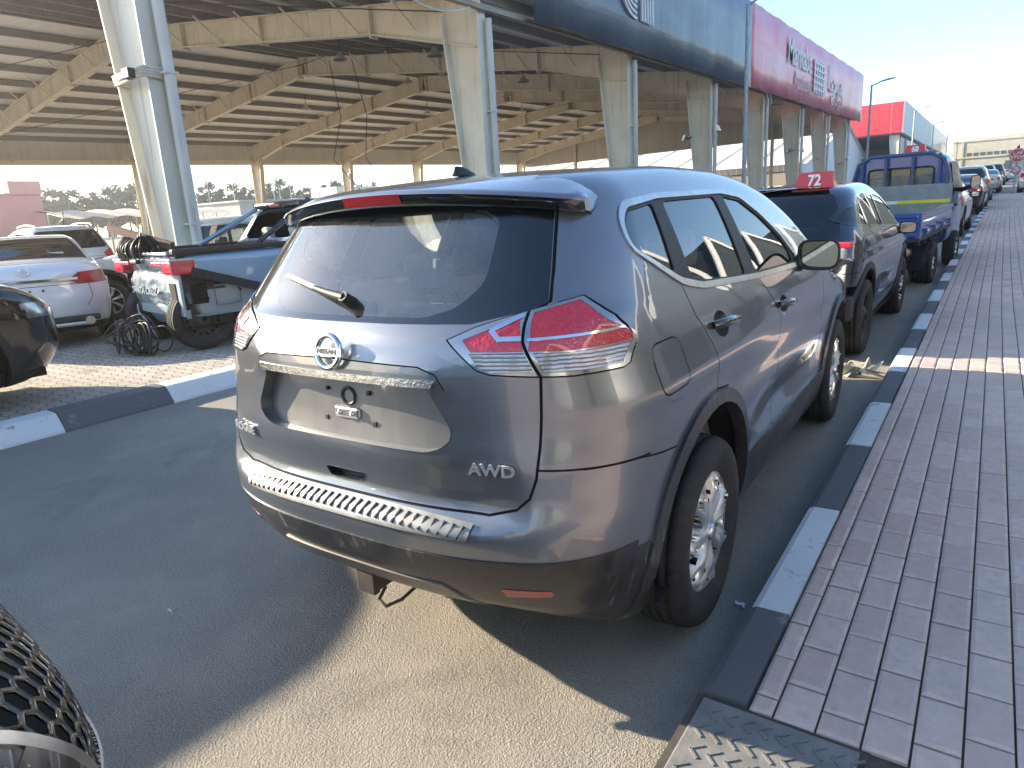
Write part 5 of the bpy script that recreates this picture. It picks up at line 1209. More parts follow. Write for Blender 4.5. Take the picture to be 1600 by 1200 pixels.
b = MB(); b.bbox((-.72, -1.0, .33), (.72, -.90, .40), .02, 0); b.bbox((-.62, -1.0, .27), (.62, -.92, .325), .02, 1); b.tube([(.60, -1.0, .33), (.60, -.8, .33)], .055, 14, 1); b.build('diffuser', [M['black'], M['satin']], wsed)
wsuv, S2, B2, P2, T2 = car('parked_suv', 'white SUV with roof rails and dark rear window behind the white saloon', 'car', 'suv', (4.7, 1.88, 1.66, .95), paint('white_suv_paint', (.68, .69, .70), .0, .25, .15), (-16.2, 5.2, LZ), R(82), h=.045, rim='ten', rails=True, glass_m=M['tint'])
b = MB(); b.tube([(-.05, -.55, 1.64), (-.05, -.70, 1.95)], .008, 6); b.build('aerial', M['black'], wsuv); b = MB(); b.bbox((-.12, -.935, .86), (.12, -.90, .90), .01); b.build('gate_handle', M['black'], wsuv)
car('parked_hatchback', 'pale cream car half hidden behind the blue pickup and its cable bundle', 'car', 'suv', (4.3, 1.8, 1.58, .85), paint('cream_paint', (.62, .60, .52), .0, .25, .2), (-8.75, 5.45, LZ), R(130), h=.045, rim='seven', glass_m=M['glass'])
# --- wrecked pale blue pickup, tail towards the camera
def build_pickup():
    root = empty('wrecked_pickup', (-6.57, 3.16, LZ), R(-9)); tag(root, 'pale blue pickup with crushed tailgate, broken lamp and bare inner side panel', 'pickup')
    L, W, H, ro = 4.95, 1.90, 1.69, 1.10; T = lambda t: -ro+L*t; wb = 3.0; e = L-ro
    def ex(y, z):
        q = 0
        for wy in (wb,): q = q+.015*np.exp(-((np.hypot(y-wy, z-.36)-.42)/.07)**2)*sstep(.2, .5, z)
        return q
    B = Body(rear=[(.2, -ro+.25), (.35, -ro+.12), (.5, -ro+.05), (.62, -ro+.02), (.9, -ro), (1.1, -ro+.02), (1.3, -ro+.05), (1.8, -ro+.1)], rearc=[(.2, .2), (1.7, .2)], front=[(.2, e-.3), (.4, e-.03), (.7, e), (.95, e-.12), (1.2, e-.5)], frontc=[(.2, .35), (1.2, .4)],
        half=[(.15, .80), (.3, .90), (.5, .935), (.8, .95), (1.0, .945), (1.1, .925), (1.2, .87), (1.4, .79), (1.6, .69), (1.75, .6)], plan=[(-1.2, .97), (0, 1.), (2., 1.), (3., .985), (3.85, .88)],
        top=[(-1.2, 1.13), (-.3, 1.135), (.35, 1.15), (.50, 1.19), (.62, 1.36), (.80, 1.60), (1.0, 1.665), (1.4, 1.69), (1.8, 1.66), (2.2, 1.52), (2.6, 1.27), (2.8, 1.17), (3.2, 1.10), (3.7, .95), (3.9, .7)], crown=[(-1.2, .02), (.4, .03), (1.2, .06), (3.8, .1)], zb=.25, lim=((-1.05, -1.2, .1), (1.05, 3.95, 1.78)), extra=ex, rr=.10, rs=.05, rf=.2)
    BLU = paint('pale_blue_paint', (.20, .35, .50), .1, .28, .4, (.38, .38, .36), zmax=1.3); BARE = paint('bare_inner_panel', (.34, .41, .46), .35, .4, .5, zmax=1.4)
    S = Shell(B, .035)
    S.carve(circle2((wb, .37), .46, 30), 'x', 'gone', face=.05)
    S.carve([(-1.3, .98), (-.80, .93), (-.1, .70), (.42, .48), (.42, .1), (-1.3, .1)], 'x', 'inner', face=.2); S.carve([(-1.0, .40), (.50, .40), (.50, .1), (-1.0, .1)], 'x', 'gone', face=.05)
    S.carve([(-.84, -1.02), (.84, -1.02), (.84, .50), (-.84, .50)], 'z', 'gone', face=.4)
    S.carve(sym([(.86, .56), (.88, 1.20)]), 'y', 'tailgate', face=.3)
    S.carve([(.45, 1.2), (.74, 1.50), (.95, 1.57), (1.6, 1.57), (2.1, 1.40), (2.5, 1.19), (2.45, 1.14), (.8, 1.14)], 'x', 'side_glass'); S.carve([(1.28, 1.1), (1.36, 1.1), (1.34, 1.62), (1.26, 1.62)], 'x', 'pillar', only=['side_glass'])
    S.carve(sym([(.55, 1.22), (.66, 1.26), (.58, 1.54), (.50, 1.58)]), 'y', 'gone', only=[None], face=.2)
    S.carve(sym([(.70, 2.65), (.60, 2.1), (.3, 1.95)]), 'z', 'windscreen', face=.25)
    S.seam([(.50, 1.16), (.55, .6)], .008, 'x', only=[None]); S.seam([(1.36, 1.14), (1.40, .45)], .008, 'x', only=[None])
    S.done(); S.part(None, 'body', BLU, root); [S.part('inner', 'bare_side_panel', BARE, root, -.07, -.06, side=s) for s in (1, -1)]
    def crush(P): return -.10*np.exp(-((P[:, 2]-.93)/.06)**2)*(.6+.4*np.sin(P[:, 0]*5))-.05*np.exp(-((P[:, 0]-.2)/.25)**2-((P[:, 2]-.78)/.12)**2)+.012*np.sin(P[:, 0]*17+P[:, 2]*11)*np.exp(-((P[:, 2]-.75)/.2)**2)+.006*np.sin(P[:, 0]*41-P[:, 2]*31)
    S.part('tailgate', 'crushed_tailgate', paint('dented_blue_paint', (.30, .36, .40), .5, .25, .6, (.42, .42, .40), 1.6), root, 0, .05, disp=crush)
    S.part('side_glass', 'side_window', M['gloss'], root, -.003); S.part('pillar', 'pillar_trim', M['gloss'], root); S.part('windscreen', 'windscreen', M['glass'], root, -.003); S.part('seam', 'panel_gaps', M['seam'], root, -.003)
    b = MB(); b.box((-.86, -1.03, .70), (.86, .50, .74)); b.box((-.87, -1.03, .70), (-.84, .5, 1.12)); b.box((.84, -1.03, .70), (.87, .5, 1.12)); b.box((-.86, .48, .70), (.86, .51, 1.15)); b.build('load_bed', M['black'], root)
    for s in (1, -1): b = MB(); b.bbox((s*.89-.05, -1.08, 1.125), (s*.89+.05, .60, 1.185), .015); b.build('bed_rail', M['black'], root)
    b = MB(); b.bbox((-.84, -1.12, 1.12), (.84, -1.04, 1.155), .012); b.build('tailgate_cap', BARE, root)
    b = MB(); b.beam((.965, -.92, .93), (.965, .38, .50), .03, .10, upv=(0, .35, 1)); b.build('arch_cladding', flat('torn_cladding', (.03, .03, .03), .8, .5, 60, bump=.8, bscale=60), root)
    b = MB()
    for y, z, r_ in ((-.62, .78, .012), (-.35, .66, .012), (-.75, .60, .014)): b.lathe([(0, .01), (r_, .01), (r_*1.3, 0)], 10, 1, M=Matrix.Translation((.885, y, z)))
    b.bbox((.865, -.92, .55), (.885, -.74, .78), .01, 1); b.bbox((.50, -1.055, .44), (.915, -1.02, .97), .012, 0); b.bbox((.62, -1.065, .58), (.80, -1.05, .80), .01, 1); b.beam((.42, -1.07, .50), (.93, -1.04, .46), .03, .07, 0); b.tube([(.89, -.85, .86), (.92, -.7, .84), (.90, -.55, .87)], .01, 5, 1)
    for y0_, z0_, y1_, z1_ in ((-.66, .52, -.36, .74), ): b.tube([(.888, y0_, z0_), (.895, y1_, z0_), (.895, y1_, z1_), (.888, y0_, z1_)], .012, 6, 0, closed=True)
    b.build('panel_details', [BARE, M['seam']], root)
    for s in (1, -1):
        b = MB(); b.bbox((s*.80-.14, -1.135, .90), (s*.80+.17, -.86, 1.07), .03, 0); b.bbox((s*.52-.16, -1.14, 1.00), (s*.52+.16, -1.08, 1.05), .01, 0); b.bbox((s*.80-.13, -1.145, 1.045), (s*.80+.175, -.87, 1.085), .02, 1)
        b.build('tail_light', [M['redlens'], M['clearlens']], root)
    b = MB(); b.bbox((-.25, -1.16, 1.02), (-.02, -1.10, 1.07), .015); b.build('tailgate_handle', M['black'], root)
    lettering('stamped_lettering', 'SANTA CRUZ', .115, frame_m((.0, -1.125, .70), (1, 0, 0), (0, .05, 1)), BARE, root, depth=.012, sx=1.15, bold=.002)
    b = MB(); b.bbox((-.80, -1.05, .42), (.75, -.92, .55), .03, 0); b.beam((-.2, -1.10, .50), (.85, -.98, .44), .05, .10, 1); b.beam((-.9, -.98, .50), (-.5, -1.06, .40), .06, .06, 0); b.tube([(-.5, -1.08, .5), (-.3, -1.14, .42), (-.15, -1.10, .3), (-.12, -1.05, .12)], .012, 6, 1); b.build('hanging_bumper_bar', [M['rust'], BARE], root)
    # hoop with the high brake light over the broken back window
    b = MB(); b.bbox((-.62, .72, 1.60), (.62, 1.0, 1.69), .03, 0); b.bbox((-.14, .70, 1.625), (.14, .73, 1.655), .006, 1); sp = b.build('roof_edge', [M['gloss'], M['redlens']], root)
    for s in (1, -1):
        b = MB(); b.tube([(s*.64, .78, 1.62), (s*.80, .1, 1.25), (s*.84, -.05, 1.17)], [.035, .03, .03], 8); b.build('bed_strut', M['gloss'] if s > 0 else BLU, root)
    fi = MB(); rings = [[(hw*math.cos(2*math.pi*k/12), 1.25+yo+hl*math.sin(2*math.pi*k/12), 1.68+z) for k in range(12)] for z, yo, hw, hl in [(.0, .005, .030, .085), (.02, -.005, .022, .065), (.042, -.022, .012, .042), (.060, -.042, .006, .020)]]; fi.add([p for r_ in rings for p in r_], [(i*12+k, i*12+(k+1) % 12, (i+1)*12+(k+1) % 12, (i+1)*12+k) for i in range(3) for k in range(12)], 0, True); fi.build('antenna_fin', M['gloss'], root)
    w = MB()
    for y in (0, wb):
        for s in (-1, 1): w.lathe([(.05, s*.5), (.46, s*.5), (.46, s*.86)], 28, M=Matrix.Translation((0, y if y else -.6, .37)))
    w.v = [(p[0], p[1], max(p[2], .28)) for p in w.v]; w.build('wheel_well', M['under'], root)
    u = MB(); u.box((-.7, -.9, .30), (.7, 3.4, .40)); u.tube([(-.8, 0, .34), (.8, 0, .34)], .05, 10); u.bbox((.25, -.75, .25), (.65, -.35, .45), .06); u.build('underbody', M['rust'], root)
    for y in (0, wb):
        for s in (1, -1): wheel(root, s*(.93 if y else .82), y if y else -.80, .365, .365, .235, .235, 'ten' if y else 'steel', side=s, tread=False, cover_m=None if y else M['rust'])
    cabin(root, .6, 2.6, .74, .45, 1.05)
    for x in (-.38, .38): seat(root, x, 1.0, .55, .5); seat(root, x, 1.75, .55, .5)
    return root
pickup = build_pickup()
# black cables: a coil hung over a board in the pickup bed, and a heap hanging below its tail
cbm = flat('black_cable', (.016, .015, .018), .55, .3, 20)
def cable_mesh(curves, r): 
    b = MB()
    for c in curves: b.tube(c, r, 6)
    return b
cl = []
for k in range(30):
    x0 = -7.40+.026*k; y0 = 2.28-.006*k+random.uniform(-.06, .06); cl.append([(x0, y0-.11, 1.24), (x0+.004, y0-.12, 1.38+random.uniform(-.02, .02)), (x0+.004, y0, 1.50-.05*math.sin(k/29*math.pi)+random.uniform(-.01, .015)), (x0, y0+.12, 1.38), (x0, y0+.12, 1.24)])
cl.append([(-6.70, 2.06, 1.25), (-6.62, 2.04, 1.45), (-6.7, 2.1, 1.53), (-6.85, 2.15, 1.5), (-6.9, 2.1, 1.4), (-6.85, 2.1, 1.3)])
o = empty('cable_coil', (-7.1, 2.2, 1.30)); tag(o, 'bundle of black cable draped over a board in the pickup bed', 'cable')
c_ = cable_mesh([smooth(q, 5) for q in cl], .012).build('cable', cbm, o); c_.data.transform(Matrix.Translation((7.1, -2.2, -1.30)))
b = MB(); b.beam((-7.75, 2.25, 1.62), (-6.40, 2.30, 1.36), .05, .09); w_ = b.build('board', flat('old_board', (.11, .055, .035), .8, .3, 9), o); w_.data.transform(Matrix.Translation((7.1, -2.2, -1.30)))
cl = []
for k in range(19):
    cx = -6.80+.60*random.random(); cz = .17+.19+random.uniform(-.03, .03); rx, rz_ = random.uniform(.18, .32), random.uniform(.13, .20); ph = random.uniform(-.6, .6); yo = 1.72+random.uniform(-.14, .12); tl = random.uniform(-.35, .35)
    cl.append([(cx+rx*math.cos(a+ph), yo+tl*.4*math.cos(a), max(.165, cz+rz_*math.sin(a+ph)+.05*(math.sin(a*2)))) for a in [2*math.pi*j/26*1.04 for j in range(27)]])
o = cable_mesh(cl, .0095).build('cable_heap', cbm); tag(o, 'tangled heap of black cable loops hanging to the ground under the pickup tail', 'cable')
# --- the car standing right behind: only the corner of its nose is in view
def nose_cut(S, T, H, W):
    S.carve(sym([(.30, .605*H), (.64*W/2, .583*H), (.60*W/2, .405*H), (.2, .355*H)]), '-y', 'x_ring', only=[None, 'grille', 'head']); S.carve(sym([(.28, .592*H), (.605*W/2, .570*H), (.565*W/2, .415*H), (.2, .368*H)]), '-y', 'x_mesh', only=['x_ring'])
BRONZE = paint('bronze_paint', (.055, .044, .040), .45, .28, .3)
nose, S3, B3, P3, T3 = car('parked_suv', 'dark bronze car with chrome framed honeycomb grille at the lower left corner', 'car', 'suv', (4.65, 1.88, 1.66, .9), BRONZE, (-.37, -5.51, 0), R(-6), h=.03, rim='five', cut=nose_cut, headm=BRONZE)
S3.part('x_ring', 'grille_frame', M['satin'], nose, .004, .012); gm = S3.part('x_mesh', 'grille_recess', M['seam'], nose, -.03, -.03)
def ray_y(B, x, z, ya, yb):
    """where the surface is met along y, from ya outside to yb inside"""
    x, z = np.asarray(x, float), np.asarray(z, float); a = np.full(x.shape, float(ya)); b_ = np.full(x.shape, float(yb))
    for _ in range(34):
        m = (a+b_)/2; o_ = B(np.stack([x, m, z], 1)) > 0; a = np.where(o_, m, a); b_ = np.where(o_, b_, m)
    return np.stack([x, b_, z], 1)
b = MB(); hx = .075; w_ = lambda z: .60*.94-.04*(z-.69)/.27
for i in range(-13, 14):
    for j in range(12):
        cx, cz = i*hx*.75, .60+j*hx*.52+(hx*.26 if i % 2 else 0)
        if not (abs(cx) < w_(cz)-.03 and .645 < cz < .975): continue
        pts = [(cx+hx*.47*math.cos(R(60*k)), cz+hx*.28*math.sin(R(60*k))) for k in range(6)]
        q = ray_y(B3, [p[0] for p in pts], [p[1] for p in pts], 3.9, 3.0); b.tube([(p[0], p[1]-.008, p[2]) for p in q], .0045, 5, closed=True)
b.build('honeycomb', flat('dark_grille_bars', (.15, .135, .115), .25, .2, 9, metal=.8), gm)
# ------------------------------------------------------------------ street lamps, signs, far buildings, trees
GAL = flat('galvanised_steel', (.30, .34, .37), .5, .2, 6, metal=.35)
def street_lamp(x, y, h, arms=(1,), L=1.0, label=None, group=None, slim=1.):
    o = empty('street_lamp', (x, y, zg(y)+.1)); tag(o, label, 'street lamp', group)
    p = MB(); p.tube([(0, 0, 0), (0, 0, 1.2), (0, 0, 1.25), (0, 0, h)], [.095*slim, .09*slim, .07*slim, .055*slim], 12); p.bbox((-.16, -.16, 0), (.16, .16, .04), .01)
    p.build('pole', GAL, o)
    for a in arms:
        d = MB(); d.tube([(0, 0, h-.03), (a*L*.55, 0, h+.10)], .035, 8); d.build('arm', GAL, o)
        hd = MB(); v = []
        for k, (t, w, zt, zb_) in enumerate([(0, .06, .03, -.03), (.12, .13, .06, -.03), (.5, .17, .075, -.03), (.85, .13, .05, -.02), (1, .05, .02, -.01)]):
            xx, zz = a*(L*.5+t*.85), h+.10+.13*t; v += [(xx, -w, zz), (xx, w, zz), (xx, w*.6, zz+zt), (xx, -w*.6, zz+zt), ]
        hd.add(v, [(k*4+i, k*4+(i+1) % 4, k*4+4+(i+1) % 4, k*4+4+i) for k in range(4) for i in range(4)]+[(0, 1, 2, 3), (16, 17, 18, 19)]); hd.build('lamp_head', GAL, o)
    return o
wh = ['nearest tall grey street lamp in front of the blue and red sign boards', 'grey street lamp rising behind the blue truck', 'street lamp before the grey side of the red-fronted hall', 'street lamp near the far end of the red-fronted hall', 'street lamp just past the red-fronted hall', 'double-armed street lamp standing between the hall and the cream building', 'farthest street lamp in front of the cream building']
for i, (y, h, ar) in enumerate([(20.6, 6.75, (1,)), (45.9, 6.65, (1,)), (72.2, 6.75, (1,)), (95, 6.6, (1,)), (122.5, 6.5, (1,)), (154.5, 6.3, (-1, 1)), (190, 6.1, (-1, 1))]):
    street_lamp(-5.0, y, h, ar, .55 if i == 0 else .8, wh[i], 'street lamps along the left kerb')
# stop sign at the end of the pavement
o = empty('stop_sign', (2.42, 44.2, zg(44.2)+.1)); tag(o, 'red octagonal stop sign on a grey pole at the end of the pavement', 'sign')
b = MB(); b.tube([(0, 0, 0), (0, 0, 2.35)], .045, 10); b.build('pole', GAL, o)
b = MB(); b.add([(.38*math.cos(R(22.5+45*k)), dy, 2.0+.38*math.sin(R(22.5+45*k))) for dy in (-.06, -.045) for k in range(8)], [tuple(range(8)), tuple(range(15, 7, -1))]+[(k, k+8, (k+1) % 8+8, (k+1) % 8) for k in range(8)]); pl = b.build('sign_plate', M['redbox'], o)
rm_ = MB(); rm_.tube([(.345*math.cos(R(22.5+45*k)), -.064, 2.0+.345*math.sin(R(22.5+45*k))) for k in range(8)], .012, 4, closed=True); rm_.build('rim', M['white'], pl)
lettering('sign_lettering', 'STOP', .24, frame_m((0, -.066, 1.90), (1, 0, 0), (0, 0, 1)), M['white'], pl, depth=.004, bold=.006); lettering('sign_lettering', '\ufed2\ufed7', .26, frame_m((0, -.066, 2.14), (1, 0, 0), (0, 0, 1)), M['white'], pl, depth=.004, bold=.006)
b = MB(); b.lathe([(0, -.06), (.23, -.06), (.23, -.045), (0, -.045)], 24, 0, 'y', Matrix.Translation((0, 0, 1.25))); lo = b.build('lower_plate', M['sticker'], o)
b = MB(); b.tube([(.19*math.cos(2*math.pi*k/24), -.064, 1.25+.19*math.sin(2*math.pi*k/24)) for k in range(24)], .022, 5, closed=True); b.beam((-.13, -.066, 1.38), (.13, -.066, 1.12), .008, .035); b.build('symbol', M['redbox'], lo)
b = MB(); b.tube([(0, 0, 2.35), (.03, 0, 2.55)], .02, 6); b.bbox((-.06, -.05, 2.36), (.06, .05, 2.48), .02); b.build('cap', M['black'], o)
# white tented hall beyond the shed
b0 = empty('tented_hall', (-12, 81, zg(81))); tag(b0, 'white tented hall with long pale roof behind the shed columns', 'hall')
b = MB(); e0, e1, rz_, x0, x1 = -19.5, 19.5, 6.9, 0, -40
b.add([(x0+.3, e0, 2.5), (x1, e0, 2.5), (x1, 0, rz_), (x0+.3, 0, rz_)], [(0, 1, 2, 3)]); b.add([(x0+.3, 0, rz_), (x1, 0, rz_), (x1, e1, 2.5), (x0+.3, e1, 2.5)], [(0, 1, 2, 3)])
b.build('roof', flat('tent_canvas', (.74, .71, .62), .7, .1, .3), b0)
b = MB(); b.add([(x0, e0, 0), (x0, e1, 0), (x0, e1, 2.5), (x0, 0, rz_), (x0, e0, 2.5)], [(0, 1, 2, 3, 4)]); b.build('gable', flat('white_sheet', (.70, .72, .74), .6, .08, .4), b0)
b = MB(); b.box((x1, e0+.1, 0), (x0-.05, e0+.3, 2.0)); b.box((x1, e0+.02, 2.0), (x0-.02, e0+.25, 2.55), 1); b.build('wall', [flat('beige_wall', (.42, .38, .31), .8, .12, .5), m_sheet('eaves_sheet', (.22, .21, .19), 0, .5)], b0)
b = MB()
for k in range(9): b.beam((x0-4*k-.3, e0, 2.56), (x0-4*k-.3, 0, rz_+.06), .05, .05)
b.build('roof_seam', M['rust'], b0)
# red fronted hall further up the street
h0 = empty('red_fronted_hall', (-7.6, 89.5, zg(89.5))); HO = Vector(h0.location); tag(h0, 'open hall further up the street with red front board and ribbed grey side', 'hall')
RED = m_board('red_front_board', (.62, .035, .05), (.62, .05, .065))
b = MB(); b.box((-36, -.15, 5.9), (-.05, .1, 9.2)); b.build('front_board', RED, h0)
b = MB(); b.box((-.05, -.17, 5.85), (.08, 39.5, 9.25)); b.build('side_cladding', m_sheet('ribbed_side', (.40, .43, .45), 1, .6), h0); b = MB(); b.box((-.05, 39.5, 5.9), (.08, 80, 9.3)); b.build('side_board', m_board('pale_red_board', (.50, .22, .25), (.6, .42, .43)), h0)
b = MB(); b.box((-35.9, .1, 5.75), (-.05, 80, 5.9)); b.build('soffit', m_steel('hall_soffit', (.20, .18, .16)), h0); b = MB(); b.box((-35.9, 30, 0), (-.4, 30.3, 5.75)); b.build('inner_wall', m_sheet('hall_wall', (.34, .31, .27), 0, .6), h0)
for k in range(9):
    b = MB(); isec(b, (-.3, .4+7.5*k, .05), (-.3, .4+7.5*k, 5.75), (1, 0, 0), .4, 1.0, .3); b.build('column', ST, h0)
for k in range(8): b = MB(); b.box((-.5, 2.2+7.5*k, 0), (-.35, 6.2+7.5*k, 5.6)); b.build('wall_panel', m_sheet('hall_panel', (.33, .31, .28), 1, .6) if k == 0 else CLAD, h0)
lettering('sign_lettering', '\ufea2\ufee3\ufedf', 1.5, frame_m((-8.2, -.17, 6.6), (1, 0, 0), (0, 0, 1)), M['white'], h0, depth=.03); b = MB(); b.beam((-12, -.2, 7.45), (-6.2, -.2, 7.75), .06, .26); b.beam((-6.4, -.2, 7.7), (-6.4, -.2, 8.15), .5, .06); b.build('sign_stroke', M['white'], h0)
b = MB(); b.bbox((-1.0, -.1, 1.75), (-.55, -.04, 2.3), .01); b.build('notice', M['sticker'], h0)
# cream building closing the street
c0 = empty('cream_building', (0, 172, zg(172))); tag(c0, 'sunlit cream office building closing the end of the street', 'building')
CR = flat('cream_render', (.62, .55, .40), .85, .1, .6); CR2 = flat('pale_cream_render', (.66, .62, .52), .85, .1, .6)
b = MB(); b.box((-6.5, 0, 0), (5.6, 16, 6.6)); b.box((-6.7, -.2, 3.3), (5.8, .0, 3.55)); b.box((-6.7, -.15, 6.5), (5.8, .0, 6.8)); b.box((-5.0, -.12, 0), (-4.6, 0, 6.5)); b.add([(-6.5, .0, 6.6), (5.6, 0, 6.6), (5.6, 0, 7.5), (-6.5, 0, 6.7), (-6.5, 8, 6.6), (5.6, 8, 6.6), (5.6, 8, 7.5), (-6.5, 8, 6.7)], [(0, 1, 2, 3), (7, 6, 5, 4), (3, 2, 6, 7), (1, 5, 6, 2)]); b.build('wall', CR, c0)
b = MB(); b.box((5.6, 1.5, 0), (14, 14, 4.9)); b.box((14, 1.0, 0), (24, 14, 5.6)); b.build('side_wing', CR2, c0)
WIN = flat('far_window', (.10, .11, .11), .2, .2, 1)
for k in range(8): b = MB(); b.box((-4.0+1.15*k, -.05, 3.7), (-3.2+1.15*k, .05, 4.35)); b.build('window', WIN, c0)
for k in range(4): b = MB(); b.box((-6.0+2.6*k, -.05, .9), (-5.2+2.6*k, .05, 1.8)); b.build('window', WIN, c0)
b = MB(); b.box((2.6, -.06, 0), (3.8, .05, 2.4)); b.build('door', WIN, c0); b = MB(); b.box((5.7, 1.3, .5), (8.2, 1.5, 3.2)); b.build('shopfront', flat('shop_blue', (.35, .55, .6), .4, .1), c0)
c1 = empty('beige_house', (-15.5, 178, zg(178))); tag(c1, 'low beige house seen left of the cream building', 'building'); b = MB(); b.box((0, 0, 0), (8.6, 10, 3.4)); b.box((5.6, 0, 3.4), (8.6, 8, 4.6)); b.build('wall', CR2, c1); b = MB(); b.box((6.3, -.05, 2.9), (7.3, .03, 3.9)); b.build('window', WIN, c1)
# left background: pink wall, grey cabin with red signs, canopies, trees, lamps
p0 = empty('pink_building', (-47, 17.4, zg(17))); tag(p0, 'plain pale pink building beyond the shed at the left', 'building')
b = MB(); b.box((-14, -40, 0), (0, 0, 3.95)); b.box((-.4, -1.7, 3.95), (.12, .05, 4.75)); b.box((-14, -40, 3.95), (0.05, -1.7, 4.05)); b.build('wall', flat('pink_render', (.62, .36, .33), .85, .08, .5), p0)
q0 = empty('grey_cabin', (-62, 46.5, zg(46))); tag(q0, 'grey flat-roofed cabin with two small red signs beyond the shed', 'building')
b = MB(); b.box((-8, -5, 0), (0, 9, 3.2)); b.box((-8.2, -5.2, 3.2), (.2, 9.2, 3.4)); b.build('wall', flat('grey_cabin_panel', (.42, .41, .38), .7, .1, .5), q0)
RS = M['redbox']
for y, L_ in ((-3.4, 2.4), (3.2, 3.0)): b = MB(); b.box((.02, y, 2.2), (.12, y+L_, 2.95)); s_ = b.build('sign', RS, q0); lettering('sign_lettering', 'EXIT \ufe9d\ufeed\ufeae\ufea7', .5, frame_m((.13, y+L_/2, 2.57), (0, 1, 0), (0, 0, 1)), M['white'], s_, depth=.01)
for y in (-2, 4): b = MB(); b.box((.0, y, 1.0), (.08, y+1.6, 1.9)); b.build('window', WIN, q0)
d0 = empty('cream_block', (-95, 75, zg(75))); tag(d0, 'low cream building far off, seen just above the grey roof', 'building'); b = MB(); b.box((-10, 0, 0), (0, 40, 4.3)); b.box((-8, 10, 4.3), (-1, 24, 6.2)); b.build('wall', CR2, d0); b = MB(); [b.box((0, 3+4*k, 1.5), (.08, 5+4*k, 3)) for k in range(8)]; b.build('window_row', WIN, d0)
def canopy(x, y, L, lab):
    o = empty('shade_canopy', (x, y, zg(y)+.1)); tag(o, lab, 'canopy'); b = MB(); b.grid(lambda u, v: (-4*v, L*u, 2.3+.5*math.sin(math.pi*v*.6)-.12*math.sin(math.pi*u*3)**2), 24, 6); b.build('canvas', flat('shade_cloth', (.58, .48, .36), .8, .1, 2), o)
    b = MB(); [b.tube([(-2, L*k/3, 0), (-2, L*k/3, 2.6)], .05, 8) for k in range(4)]; b.build('post', ST, o); b = MB(); [b.tube([(0, L*k/3, 2.3), (-2, L*k/3, 2.6), (-2, L*k/3, 1.6), (0, L*k/3, 2.3)], .03, 6) for k in range(4)]; b.build('truss', ST, o)
canopy(-41, 15.9, 5, 'beige shade canopy on trusses right of the pink building'); canopy(-52, 29.8, 3.8, 'tan shade canopy behind the white hatchback roof')
LEAF = []
for i, c in enumerate([(.055, .075, .035), (.07, .085, .045), (.045, .06, .032)]):
    t = NT('foliage'); n = t.noise(t.coord('Object'), 1.4, 3, .6); t.set(base=t.ramp(n, [(.3, tuple(k*.7 for k in c)), (.7, tuple(min(1, k*1.5) for k in c))]), rough=.7); LEAF.append(t.m)
BARK = flat('bark', (.10, .075, .055), .9, .25, 4)
def tree(x, y, h, w, seed):
    rnd = np.random.RandomState(seed); o = empty('tree', (x, y, zg(y)), rnd.uniform(0, 6)); v, f = [], []
    t = MB(); t.tube([(0, 0, 0), (.1, .05, h*.35), (.0, .1, h*.75)], [.16, .12, .05], 7)
    cl = []
    for k in range(16):
        a, r_, z = rnd.uniform(0, 6.28), w*.5*math.sqrt(rnd.uniform(.05, 1)), h*rnd.uniform(.28, .93); r_ *= 1.15-.7*abs(z/h-.55); cl.append((r_*math.cos(a), r_*math.sin(a), z, rnd.uniform(.55, 1.1)*w*.2)); t.tube([(.05, .05, h*.3+(z-h*.3)*.3), (r_*math.cos(a), r_*math.sin(a), z)], [.05, .015], 5)
    for cx, cy, cz, cr in cl:
        for k in range(85):
            d = rnd.normal(size=3); d /= np.linalg.norm(d); q = np.array([cx, cy, cz])+d*cr*rnd.uniform(.3, 1.1); n = rnd.normal(size=3); n /= np.linalg.norm(n); a = np.cross(n, [.3, .5, .8]); a /= np.linalg.norm(a); b_ = np.cross(n, a); s = rnd.uniform(.16, .36)
            i = len(v); v += [tuple(q+a*s), tuple(q+b_*s*.6), tuple(q-a*s), tuple(q-b_*s*.6)]; f.append((i, i+1, i+2, i+3))
    t.build('trunk', BARK, o); me = bpy.data.meshes.new('crown'); me.from_pydata(v, [], f); link('crown', me, LEAF[seed % 3], o); return o
protos = [tree(-112, 38, 7.6, 4.6, 1), tree(-116, 42, 8.4, 4.2, 2), tree(-113, 46, 7.2, 5.0, 3), tree(-117, 49.5, 8.0, 4.4, 4)]; trees = list(protos); rnd = np.random.RandomState(5)
y = 53.
while y < 112:
    c = copy_tree(protos[rnd.randint(4)]); c.location = (-112-rnd.uniform(0, 9), y, zg(y)); c.rotation_euler = (0, 0, rnd.uniform(0, 6)); s = rnd.uniform(.8, 1.08); c.scale = (s, s, s); trees.append(c); y += rnd.uniform(.9, 1.7)
for y in (26, 28, 29.5, 31.2, 33, 34.3, 35.5, 37, 39.5, 40.6, 43.5, 44.8, 47.4, 48.5, 50.6, 51.8): c = copy_tree(protos[rnd.randint(4)]); c.location = (-117+rnd.uniform(-3, 3), y, zg(y)); c.rotation_euler = (0, 0, rnd.uniform(0, 6)); trees.append(c)
for t in trees: tag(t, 'hazy grey-green tree in the row beyond the parking lots', 'tree', 'trees in a row beyond the parking lots')
